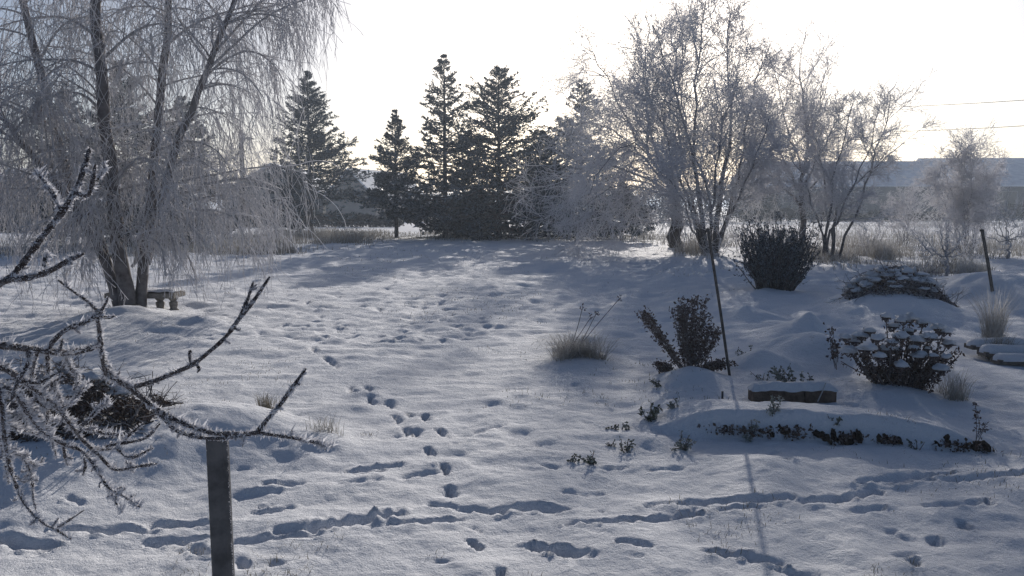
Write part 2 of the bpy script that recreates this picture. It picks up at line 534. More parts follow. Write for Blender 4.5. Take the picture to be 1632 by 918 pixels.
def prints_h(x, y):
    h = np.zeros_like(x)
    for (ax, ay, bx, by, w, d, rim) in PRINTS:
        m = (x > min(ax, bx) - 4 * w) & (x < max(ax, bx) + 4 * w) & (y > min(ay, by) - 4 * w) & (y < max(ay, by) + 4 * w)
        i = np.nonzero(m)
        if not len(i[0]):
            continue
        X0, Y0 = x[i], y[i]
        X = X0 + .030 * vnoise(X0 * 9, Y0 * 9, 25) + .016 * vnoise(X0 * 26, Y0 * 26, 26)
        Y = Y0 + .030 * vnoise(X0 * 9, Y0 * 9, 27) + .016 * vnoise(X0 * 26, Y0 * 26, 28)
        vx, vy = bx - ax, by - ay
        t = np.clip(((X - ax) * vx + (Y - ay) * vy) / (vx * vx + vy * vy + 1e-9), 0, 1)
        q = np.hypot(X - ax - t * vx, Y - ay - t * vy)
        ww = w * (1 + 0.45 * vnoise(X * 6, Y * 9, 21) + 0.28 * vnoise(X * 30, Y * 37, 22))
        k = q / ww
        prof = -d * (1 - sstep(0.25, 1.12, k)) * (1 + 0.9 * vnoise(X * 7, Y * 9, 23)) + rim * d * np.exp(-((k - 1.4) / .4) ** 2) * (0.2 + vnoise(X * 25, Y * 30, 24) * 2.2)
        h[i] = h[i] + np.where(prof < 0, np.minimum(prof - np.minimum(h[i], 0), 0), prof)
    return h

def make_ground():
    rows = np.concatenate([[-600, -200, -60, -25, -12, -6, -3, -1, 0, 0.8, 1.4, 1.9, 2.3, 2.6, 2.85, 3.05], np.geomspace(3.2, 30, 430), np.geomspace(30.4, 66, 50), np.geomspace(70, 2500, 34)])
    nc = 460
    u = np.linspace(-1, 1, nc)
    e = np.where(np.abs(u) < 0.9, u / 0.9, np.sign(u) * (1 + ((np.abs(u) - 0.9) / 0.1) ** 2 * 3))
    W = 0.76 * np.maximum(rows, 2.0) + 0.5 + np.maximum(-rows, 0) * 0.5
    X = W[:, None] * e[None, :]
    Y = np.broadcast_to(rows[:, None], X.shape).copy()
    Z = base_h(X, Y) + fine_h(X, Y) + prints_h(X, Y)
    V = np.stack([X, Y, Z], -1).reshape(-1, 3)
    i = np.arange(len(rows) * nc).reshape(len(rows), nc)
    f = np.stack([i[:-1, :-1], i[:-1, 1:], i[1:, 1:], i[1:, :-1]], -1).reshape(-1, 4)
    setting('snow_ground', MB().add(V, f), M['snow_ground'], 'structure')
make_ground()

# ------------------------------------------------------------------ far buildings
def gable_house(name, label, cx, cy, w, d, eave, ridge_z, rot, wall_m, roof_m, chim=None, skylights=0, over=0.4, windows=(), group=None):
    """ridge runs along local x (w); gables at +-w/2. local -y is the front"""
    t = thing(name, label, 'house' if 'house' in name else 'barn', (cx, cy, 0), group)
    t.rotation_euler = (0, 0, rot)
    def lp(mb, nm, m, par=None, smooth=False):
        o = bpy.data.objects.new(nm, mb.mesh(nm, m, (0, 0, 0), smooth)); COL.objects.link(o); o.parent = par or t
        return o
    hw, hd = w / 2, d / 2
    V = [(-hw, -hd, -.3), (hw, -hd, -.3), (hw, hd, -.3), (-hw, hd, -.3), (-hw, -hd, eave), (hw, -hd, eave), (hw, hd, eave), (-hw, hd, eave), (-hw, 0, ridge_z), (hw, 0, ridge_z)]
    mb = MB(); mb.add(V, [[0, 1, 5, 4], [2, 3, 7, 6]]); mb.f.append(np.array([[1, 2, 6, 9, 5], [3, 0, 4, 8, 7]]))
    lp(mb, 'wall', wall_m)
    sl = (ridge_z - eave) / hd
    for sgn in (-1, 1):
        mb = MB()
        yo, zo = sgn * (hd + over), eave - over * sl
        q = []
        nx = 14
        xs = np.linspace(-hw - over, hw + over, nx)
        for zz in (0.06, 0.24):
            for (yy, zc) in ((0, ridge_z), (yo, zo)):
                for x in xs:
                    q.append((x, yy, zc + zz))
        I = np.arange(4 * nx).reshape(4, nx)
        fs = []
        for k in range(nx - 1):
            fs += [[I[2, k], I[2, k + 1], I[3, k + 1], I[3, k]], [I[0, k], I[1, k], I[1, k + 1], I[0, k + 1]], [I[1, k], I[3, k], I[3, k + 1], I[1, k + 1]]]
        fs += [[I[0, 0], I[2, 0], I[3, 0], I[1, 0]], [I[0, -1], I[1, -1], I[3, -1], I[2, -1]]]
        mb.add(q, fs)
        ro = lp(mb, 'roof', roof_m)
        if sgn == -1:
            for s in range(skylights):
                mb = MB()
                x0 = -hw + w * (0.2 + 0.22 * s); y0, y1 = -hd * .55, -hd * .85
                zf = lambda y: ridge_z + sl * y + 0.30
                qq = [(x0, y0, zf(y0)), (x0 + .8, y0, zf(y0)), (x0 + .8, y1, zf(y1)), (x0, y1, zf(y1))]
                qq += [(a, b, c - .2) for a, b, c in qq]
                mb.add(qq, [[0, 3, 2, 1], [0, 1, 5, 4], [1, 2, 6, 5], [2, 3, 7, 6], [3, 0, 4, 7]])
                lp(mb, 'skylight', M['glass'], ro)
    for (x, z, ww, hh, kind) in windows:
        mb = MB()
        mb.add(*boxv((x, -hd - .02, z), (ww, .10, hh)))
        wo = lp(mb, 'door' if kind == 'door' else 'window', M['frame'])
        mb = MB(); mb.add(*boxv((x, -hd - .06, z), (ww - .16, .06, hh - .16)))
        lp(mb, 'pane' if kind != 'door' else 'door_panel', M['glass'] if kind != 'door' else M['wood'], wo)
    for (x, y) in (chim or ()):
        mb = MB(); mb.add(*boxv((x, y, ridge_z + .2), (.5, .5, 1.2)))
        co = lp(mb, 'chimney', M['rooftile'])
        mb = MB(); mb.add(*boxv((x, y, ridge_z + .87), (.65, .65, .14)))
        lp(mb, 'chimney_cap', M['stone'], co)
    return t

# left barn behind the birch, two houses, two long barns on the right
p = P(60, 325, 62)
gable_house('barn', 'grey barn with snowy roof behind the birch at the far left', p[0], 66, 9, 8, 1.9, 4.1, math.radians(70), M['barnwall'], M['roofsnow'],
            windows=((-2, 1.1, 1.2, 1.0, 'window'), (2, 1.0, 1.8, 2.0, 'door')))
p = P(432, 325, 80)
gable_house('house', 'house with dark gable seen between the birch and the leftmost spruce', p[0], 86, 11, 10.0, 2.5, 5.4, math.radians(90), M['barnwall'], M['roofsnow'],
            windows=((-3, 1.2, 1.2, 1.1, 'window'), (1, 1.2, 1.2, 1.1, 'window')))
p = P(558, 325, 80)
hr = math.radians(74)
gable_house('house', 'beige house with skylights in its snowy roof between the spruces', p[0] + 6.5 * math.cos(hr), 80 + 6.5 * math.sin(hr), 13, 5.4, 2.3, 4.9, hr, M['render'], M['roofsnow'], skylights=2,
            windows=((-2.5, 1.2, 1.3, 1.1, 'window'), (2.2, 1.2, 1.3, 1.1, 'window')))
p = P(1440, 325, 96)
gable_house('barn', 'long dark barn with snow covered roof and roof vent, behind the bare trees', p[0], 102, 34, 15, 3.7, 6.7, math.radians(-1.5), M['barnwall'], M['roofsnow'], chim=((1.0, 0.0),),
            windows=((-12, 1.6, 3.0, 3.0, 'door'), (-6, 1.8, 2, 1.2, 'window'), (-1, 1.8, 2, 1.2, 'window'), (4, 1.8, 2, 1.2, 'window'), (11, 1.6, 3.0, 3.0, 'door')))
p = P(1720, 325, 108)
gable_house('barn', 'taller snow roofed barn at the right edge beyond the shrubs', p[0], 116, 34, 16, 4.4, 7.9, math.radians(-3), M['barnwall'], M['roofsnow'],
            windows=((-8, 1.8, 3, 3.2, 'door'), (0, 2.2, 2, 1.2, 'window')))

# street lamp
lx = P(388, 325, 58)
t = thing('street_lamp', 'tall street lamp with short arm beside the birch and the far house', 'street lamp', (lx[0], 58, 0))
zt = P(388, 207, 58)[2]
mb = MB(); tubes(mb, np.array([[[lx[0], 58, -.2], [lx[0], 58, zt * .5], [lx[0], 58, zt]]]), np.array([[.20, .18, .16]]), 8, cap=True); part('pole', mb, M['pole'], t)
mb = MB(); tubes(mb, np.array([[[lx[0], 58, zt - .65], [lx[0] + .35, 58, zt - .55], [lx[0] + .6, 58, zt - .56]]]), np.array([[.03, .03, .03]]), 6); part('arm', mb, M['pole'], t)
mb = MB(); lathe(mb, (lx[0] + .62, 58, zt - .66), [(.30, 0), (.30, .03), (.16, .12), (.05, .17)], 12); part('lamp_head', mb, M['pole'], t)

# overhead wires
for k, (y0, y1, lab) in enumerate(((170, 159, 'upper thin overhead wire in the sky at the right'), (209, 200, 'lower thin overhead wire in the sky at the right'))):
    a, b = P(1400, y0 + 2, 64), P(1640, y1, 52)
    c = b + (b - a) * 1.2; c[2] += .5
    pl = resample(np.array([a, b, c]), 20)
    mb = MB(); tubes(mb, pl[None], np.full((1, 20), 0.02), 5)
    solo('overhead_wire', mb, M['pole'], lab, 'wire', tuple(a), 'overhead wires')

# ------------------------------------------------------------------ trees
def frost_of(rad, r0, r1):
    return np.clip(1 - (rad - r0) / (r1 - r0), 0, 1)

def spruce(px, py_base, py_top, half_w, label, seed, Y=None, dens=1.0, start=0.06, open_=0.0, droop=0.0, tips=1, lean=0.0, shape=0.85):
    R = np.random.default_rng(seed)
    Y = Y or dist(py_base)
    x0 = P(px, py_base, Y)[0]
    z0 = gz(x0, Y) if Y < 60 else 0
    H = P(px, py_top, Y)[2] - z0
    Rm = cm(half_w, Y)
    t = thing('spruce_tree', label, 'spruce tree', (x0, Y, z0), 'spruces along the far edge of the lawn')
    base = np.array([x0, Y, z0])
    zs = np.linspace(0, 1, 14)
    tp = base + np.stack([lean * zs * zs, 0 * zs, zs * H * .985], -1)
    trad = (0.012 * H + .02) * (1 - zs) ** 0.9 + .012
    mb = MB(); tp[0, 2] -= .1; tubes(mb, tp[None], trad[None], 9, frost=np.full((1, 14), .12)); part('trunk', mb, M['bark'], t)
    nb = int(185 * dens)
    nw = int(nb / 6)
    wh = start + (0.975 - start) * np.linspace(0, 1, nw) ** 0.88 + R.normal(0, .006, nw)
    s = np.clip(np.repeat(wh, 6) + R.normal(0, .008, nw * 6), start, .985)
    nb = len(s)
    az = R.uniform(0, 2 * math.pi, nb)
    prof = (1 - s) ** shape * (1 - .35 * s ** 6) * np.where(s < .25, 0.72 + 1.1 * s, 1.0)
    irregular = 0.55 + 0.55 * R.random(nb) + 0.6 * vnoise(az * 1.1, s * 7, seed)
    L = 1.65 * Rm * prof * irregular + 0.05
    el = np.radians(-10 - 14 * droop + 40 * s ** 1.4 + R.normal(0, 7, nb))
    d = np.stack([np.cos(az) * np.cos(el), np.sin(az) * np.cos(el), np.sin(el)], -1)
    st = base + np.stack([lean * s * s, 0 * s, s * H * .985], -1)
    n = 8
    br = grow(st, d, L, n, 0.05, 0.05, R)
    brad = taper(0.004 + L * 0.012, np.full(nb, .003), n)
    mbb = MB(); tubes(mbb, br, brad, 4, frost=np.full((nb, n), .2)); part('branches', mbb, M['bark'], t, kind='stuff')
    # side shoots
    k = 14
    pos, dd, tt, rr, par = spawn(br, brad, k, 0.12, 1.0, 48, 12, R)
    tan = nrm(br[par, -1] - br[par, 0])
    side = nrm(np.cross(tan, [0, 0, 1.0])) * R.choice([-1, 1], len(par))[:, None]
    dd = nrm(tan * 0.8 + side * R.uniform(.3, 1.0, (len(par), 1)) + np.array([0, 0, 1.0]) * R.normal(-0.12, .22, (len(par), 1)))
    Ls = (0.36 * L[par] * (1.1 - tt) + (.12 * H * .1 + .10) * (.25 + .75 * (1 - s[par]))) * R.uniform(.6, 1.25, len(par))
    ssz = .28 + .80 * (1 - s[par])
    keep = R.random(len(par)) > open_ * .5
    pos, dd, Ls, ssz = pos[keep], dd[keep], Ls[keep], ssz[keep]
    sh = grow(pos, dd, Ls, 5, 0.08, 0.04, R)
    mn = MB()
    for arr, kk, ns, sz in ((sh, 12, 0.24, ssz), (br, 20, 0.24, .28 + .8 * (1 - s))):
        B = len(arr)
        pr = np.repeat(np.arange(B), kk)
        q = R.uniform(0.15, 1.0, len(pr)) * (arr.shape[1] - 1)
        i = np.minimum(q.astype(int), arr.shape[1] - 2)
        fr = (q - i)[:, None]
        pp = arr[pr, i] * (1 - fr) + arr[pr, i + 1] * fr
        tg = nrm(arr[pr, i + 1] - arr[pr, i])
        leaves(mn, pp, ns * (0.75 + 0.022 * H) * sz[pr], R, frost=(-.15, 0.7), aspect=0.31, dirs=tg * 1.2, spread=0.55)
    # leader
    for j in range(tips):
        top = base + np.array([lean + (j - (tips - 1) / 2) * .5, 0, H * (.985 - .02 * (j % 2))])
        zz = R.uniform(0, 1, 40) ** .7
        leaves(mn, top - np.array([0, 0, 1]) * (zz * .05 * H)[:, None] + np.array([0, 0, .10]), .055, R, up=.8, frost=(0.1, 0.5), aspect=.22, spread=.6)
    part('crown', mn, M['needles'], t, smooth=False, kind='stuff')
    return t

spruce(496, 372, 108, 78, 'dense dark spruce standing alone right of the birch', 101, dens=1.3, start=.11, shape=.9)
spruce(632, 378, 172, 50, 'smallest spruce in the row, with open trunk below', 102, dens=.8, start=.16, open_=.4)
spruce(710, 380, 80, 92, 'tallest slender spruce with open crown and thin spire', 103, dens=.85, open_=.5, start=.08, shape=1.0)
spruce(795, 381, 104, 108, 'broad bluish double-topped spruce in the middle of the row', 104, dens=1.35, tips=2, start=.02, shape=.7)
spruce(868, 374, 205, 74, 'low wide spruce behind the double-topped one', 105, Y=44, dens=1.0, start=.03)
spruce(925, 380, 122, 85, 'spruce half hidden behind the rimed drooping branches', 106, dens=.95, open_=.3, start=.04)
spruce(990, 384, 290, 45, 'short spruce with bare lower trunk left of the thick trunk', 107, dens=.6, start=.2)
spruce(760, 384, 300, 60, 'young low spruce crowding the foot of the middle spruces', 112, Y=40, dens=.8, start=.02)
spruce(205, 400, 92, 105, 'tall dark spruce straight behind the birch trunks', 108, Y=30, dens=.9)
spruce(120, 400, 128, 70, 'spruce behind the left birch trunk', 109, Y=32, dens=.65)
spruce(300, 398, 150, 88, 'spruce behind the right side of the birch', 110, Y=31, dens=.75, open_=.3)

def wood_tree(name, label, cat, px, py_base, stems, seed, spec, Y=None, group=None, trunk_frost=.05, stem_name='trunk', gap=True):
    """stems: list of [ (px,py,depth offset), ... , r0_px, r1_px ]; spec: list of level dicts"""
    R = np.random.default_rng(seed)
    Y = Y or dist(py_base)
    b = P(px, py_base, Y)
    z0 = gz(b[0], Y) if Y < 60 else 0
    t = thing(name, label, cat, (b[0], Y, z0), group)
    n = 14
    polys, rads = [], []
    for st in stems:
        pts = np.array([P(q[0], q[1], Y + (q[2] if len(q) > 2 else 0)) for q in st[0]])
        pts[0, 2] = min(pts[0, 2], z0 - .05) if st[0][0][1] >= py_base - 25 else pts[0, 2]
        polys.append(resample(pts, n) + np.concatenate([np.zeros((1, 3)), R.normal(0, cm(2, Y), (n - 2, 3)), np.zeros((1, 3))]))
        rads.append(cm(1, Y) * (st[2] * .8 + (st[1] - st[2] * .8) * (1 - np.linspace(0, 1, n)) ** 1.5) * (1.0 if st[0][0][1] >= py_base - 25 else .75))
    for pl, rd in zip(polys, rads):
        mb = MB(); rd = rd.copy()
        tubes(mb, pl[None], (rd * (1 + R.normal(0, .06, n)))[None], 10, frost=np.full((1, n), trunk_frost) + (.12 if rd[0] > cm(7, Y) else .6) * np.linspace(0, 1, n)[None] ** .7)
        part(stem_name, mb, M['bark'], t)
    cur, crad = np.stack(polys), np.stack(rads)
    mlimb, mtw = MB(), MB()
    levels = [(cur, crad)]
    for li, sp in enumerate(spec):
        src = levels[-1] if sp.get('src') is None else levels[sp['src']]
        pos, d, tt, rr, par = spawn(src[0], src[1], sp['k'], sp['t0'], sp.get('t1', 1.0), sp['ang'], sp.get('sd', 12), R)
        plen = np.linalg.norm(src[0][par, -1] - src[0][par, 0], axis=1)
        Ln = sp['len'] * R.uniform(.55, 1.3, len(par)) * (plen if sp.get('rel', True) else 1.0) * (1.15 - .5 * tt)
        d = d + np.array(sp.get('bias', (0, 0, 0)))
        nn = sp.get('n', 6)
        pl = grow(pos, d, Ln, nn, sp.get('wob', .12), sp.get('trop', 0.0), R)
        if li == 1 and gap:     # the crown has gaps and clumps
            e = pl[:, -1]
            keep = vnoise(e[:, 0] * .75 + e[:, 1] * .5, e[:, 2] * .75, seed) + .7 * vnoise(e[:, 0] * 1.7 - e[:, 1], e[:, 2] * 1.7, seed + 1) > -.34
            pl, rr, Ln = pl[keep], rr[keep], Ln[keep]
        r0 = np.minimum(rr * .75, sp['r'] * R.uniform(.7, 1.2, len(rr)))
        rd = taper(r0, np.full(len(rr), sp.get('r1', r0.mean() * .45)), nn)
        S = sp.get('S', 3)
        fr = frost_of(rd, sp.get('f0', .012), sp.get('f1', .05))
        tubes(mlimb if sp.get('limb') else mtw, pl, rd, S, frost=fr)
        levels.append((pl, rd))
    if mlimb.n:
        part('limbs', mlimb, M['twig'], t, kind='stuff')
    if mtw.n:
        part('twigs', mtw, M['twig'], t, kind='stuff')
    return t

# thick trunked tree with rimed branches hanging to the left
wood_tree('bare_tree', 'thick trunked bare tree whose rimed branches droop to the left', 'bare tree', 1073, 396,
          [([(1072, 398), (1079, 350), (1075, 310), (1068, 270)], 12, 8),
           ([(1072, 300), (1030, 240), (985, 170), (955, 100), (930, 75)], 4, 1),
           ([(1072, 300), (1040, 225), (1025, 140), (1035, 60), (1028, 25)], 4, 1),
           ([(1074, 310), (1010, 275), (950, 262), (905, 280, -2), (885, 330, -3)], 3, 1),
           ([(1074, 315), (1020, 300, -2), (975, 300, -4), (930, 330, -5), (915, 365, -5)], 2.5, .8),
           ([(1070, 300), (1010, 235, 1), (960, 200, 2), (920, 200, 3), (895, 235, 3)], 3, .8),
           ([(1074, 300), (1095, 230), (1085, 150), (1075, 90), (1080, 50)], 4, 1),
           ([(1072, 310), (1000, 285, 2), (940, 295, 2), (900, 340, 1)], 2.5, .8),
           ([(1070, 280), (1020, 200, 2), (975, 130, 3), (925, 110, 3)], 3, .8),
           ([(1074, 290), (1040, 250, -3), (1000, 230, -5), (960, 260, -6), (940, 310, -6)], 2.5, .8)], 201,
          [dict(k=18, t0=.22, ang=48, len=.38, r=.018, n=8, wob=.16, trop=.0, S=4, limb=True, f0=.005, f1=.045),
           dict(k=11, t0=.12, ang=46, len=.60, r=.0145, n=5, wob=.18, trop=-.02, f0=.004, f1=.025),
           dict(k=8, t0=.05, ang=44, len=.75, r=.0095, r1=.006, n=3, wob=.34, trop=-.06, f0=.012, f1=.05)])
# tall many stemmed tree
wood_tree('bare_tree', 'tallest bare tree, rising in many stems to the top of the frame', 'bare tree', 1128, 406,
          [([(1130, 410), (1142, 355), (1150, 290), (1165, 190), (1160, 90), (1165, 20)], 5.5, 1),
           ([(1128, 410), (1118, 340), (1105, 250), (1110, 140), (1118, 50), (1125, 5)], 4.5, 1),
           ([(1125, 408), (1100, 340), (1075, 260), (1045, 170), (1010, 110)], 3, 1),
           ([(1135, 410), (1165, 330), (1185, 240), (1200, 150), (1215, 80)], 4, 1),
           ([(1130, 405), (1128, 310), (1090, 200, -1), (1060, 100, -1), (1040, 40, -1)], 3, 1),
           ([(1140, 400), (1175, 320, -1), (1205, 250, -2), (1225, 190, -2)], 3, 1),
           ([(1120, 408), (1108, 370), (1080, 310, -2), (1050, 270, -3)], 2, .8),
           ([(1132, 400), (1140, 300, -2), (1150, 200, -2), (1190, 110, -2)], 3, .8),
           ([(1126, 400), (1100, 300, 1.5), (1080, 200, 2), (1085, 100, 2), (1090, 30, 2)], 3, .8)], 202,
          [dict(k=21, t0=.2, ang=42, len=.33, r=.016, n=8, wob=.13, trop=.04, S=4, limb=True, f0=.005, f1=.045),
           dict(k=10, t0=.12, ang=42, len=.60, r=.0140, n=5, wob=.16, trop=.02, f0=.006, f1=.03),
           dict(k=8, t0=.05, ang=40, len=.70, r=.0085, r1=.006, n=3, wob=.28, trop=.0, f0=.012, f1=.05)])
# smaller bare tree right of them
wood_tree('bare_tree', 'shorter wide bare tree behind the dark evergreen bush', 'bare tree', 1282, 398,
          [([(1282, 400), (1276, 340), (1280, 290), (1285, 200), (1278, 130), (1275, 100)], 6, 1),
           ([(1278, 320), (1250, 255), (1225, 200), (1215, 140)], 3, .8),
           ([(1280, 300), (1310, 240), (1335, 190), (1345, 150)], 3, .8),
           ([(1280, 280), (1255, 200, -1), (1240, 140, -1), (1235, 105, -1)], 2.5, .8),
           ([(1282, 270), (1300, 190, 1), (1312, 130, 1), (1320, 105, 1)], 2.5, .8),
           ([(1278, 330), (1240, 290, -1), (1210, 260, -2), (1190, 225, -2)], 2.5, .8),
           ([(1280, 310), (1320, 270, 1), (1350, 240, 1), (1375, 195, 1)], 2.5, .8)], 203,
          [dict(k=20, t0=.2, ang=44, len=.36, r=.016, n=7, wob=.14, trop=.03, S=4, limb=True, f0=.005, f1=.045),
           dict(k=9, t0=.15, ang=44, len=.58, r=.0140, n=5, wob=.15, trop=.02, f0=.004, f1=.025),
           dict(k=8, t0=.05, ang=40, len=.70, r=.0085, r1=.006, n=3, wob=.28, f0=.012, f1=.05)])
wood_tree('bare_tree', 'many stemmed bush tree with rimed stems leaning out to the right', 'bare tree', 1328, 414,
          [([(1325, 418), (1330, 350), (1350, 310), (1390, 270), (1440, 228)], 3, .8),
           ([(1322, 418), (1318, 350), (1330, 280), (1350, 210), (1360, 165)], 3, .8),
           ([(1335, 418), (1355, 365), (1375, 310), (1400, 235), (1420, 150)], 2.5, .8),
           ([(1318, 418), (1305, 360), (1285, 300), (1260, 250)], 2.2, .8),
           ([(1312, 418), (1350, 320, -1), (1385, 240, -1), (1395, 190, -1)], 2.2, .8),
           ([(1330, 416), (1325, 340, 1), (1310, 260, 1), (1300, 220, 1)], 2.2, .8)], 204,
          [dict(k=13, t0=.25, ang=38, len=.30, r=.021, n=7, wob=.13, trop=.03, S=3, limb=True, f0=.006, f1=.04),
           dict(k=9, t0=.15, ang=42, len=.5, r=.009, n=5, wob=.15, trop=.01, f0=.004, f1=.025),
           dict(k=8, t0=.05, ang=40, len=.80, r=.009, r1=.006, n=3, wob=.28, f0=.012, f1=.05)])

def shrub(label, px, py, py_top, half, seed, nst=7, k=(9, 7, 5), r=.012, Y=None, name='rimed_shrub', cat='shrub', group='rimed shrubs along the right field edge', base_w=.15, ln=(.38, .5, .5), fr=.5, one=False):
    R = np.random.default_rng(seed)
    Y = Y or dist(py)
    st = []
    for i in range(nst):
        u = (i + .5) / nst * 2 - 1 + R.normal(0, .12)
        h = (1 - .35 * abs(u)) * R.uniform(.8, 1.05)
        top = py - (py - py_top) * h
        if one:
            st.append(([(px + R.normal(0, .3), py - (py - py_top) * .28), (px + u * half * .45, py - (py - top) * .55), (px + u * half * .95, top)], r / cm(1, Y) * 1.2, r / cm(1, Y) * .5))
        else:
            st.append(([(px + u * half * base_w, py + 2), (px + u * half * .5, py - (py - top) * .5, R.normal(0, .2)), (px + u * half * .95, top, R.normal(0, .4))], r / cm(1, Y) * 1.2, r / cm(1, Y) * .5))
    if one:
        st.insert(0, ([(px, py + 2), (px + 2, py - (py - py_top) * .15), (px, py - (py - py_top) * .34)], r / cm(1, Y) * 2.4, r / cm(1, Y) * 1.6))
    sp = [dict(k=k[0], t0=.2, ang=38, len=ln[0], r=r * .8, n=6, wob=.14, trop=.04, limb=True, f0=.008, f1=.03),
          dict(k=k[1], t0=.15, ang=42, len=ln[1], r=r * .6, n=5, wob=.16, trop=.02, f0=.012, f1=.03)]
    if len(k) > 2:
        sp.append(dict(k=k[2], t0=.1, ang=42, len=ln[2], r=r * .72, r1=r * .5, n=2, wob=.2, f0=.009, f1=.03))
    return wood_tree(name, label, cat, px, py, st, seed, sp, Y=Y, group=group, trunk_frost=fr, stem_name='stem', gap=False)

shrub('tall bushy rimed shrub rising above the barn roof at the right', 1540, 405, 208, 62, 301, nst=14, k=(16, 9, 5), r=.017, ln=(.28, .6, .6))
shrub('young rimed fruit tree on a single pale stem, left of the leaning stake', 1508, 440, 330, 68, 302, nst=8, k=(9, 6), r=.016, one=True, name='fruit_tree', cat='fruit tree', ln=(.5, .5, .5), group='young fruit trees')
shrub('young rimed fruit tree at the right edge beyond the snow heap', 1605, 415, 300, 60, 303, nst=8, k=(9, 6), r=.017, one=True, name='fruit_tree', cat='fruit tree', ln=(.5, .5, .5), group='young fruit trees')
shrub('upright rimed shrub in front of the long barn', 1440, 392, 290, 36, 304, nst=9, k=(10, 7, 4), r=.015)
shrub('low rimed bramble with arching stems right of the bush tree', 1385, 402, 340, 42, 305, nst=9, k=(8, 6), r=.010)
shrub('low rimed shrub at the foot of the tallest bare tree', 1180, 402, 335, 50, 306, nst=9, k=(8, 6), r=.010)
shrub('low twiggy rimed shrub left of the dark evergreen bush', 1145, 412, 350, 30, 307, nst=8, k=(7, 5), r=.008)
shrub('small thin rimed sapling between the fruit tree and the shrub', 1475, 412, 335, 22, 308, nst=5, k=(7, 5), r=.010)
shrub('small rimed sapling just behind the young fruit tree on a pale stem', 1545, 425, 350, 28, 309, nst=5, k=(7, 5), r=.009)
shrub('low rimed shrub behind the dark evergreen bush', 1232, 398, 325, 40, 310, nst=9, k=(8, 6), r=.010)
shrub('dim rimed shrub far left beyond the birch curtain', 40, 398, 335, 60, 311, nst=9, k=(8, 6), r=.010, Y=26, group='rimed shrubs left of the lawn')
shrub('dim rimed shrub right of the birch trunks at the lawn edge', 350, 395, 340, 50, 312, nst=9, k=(8, 6), r=.010, Y=27, group='rimed shrubs left of the lawn')

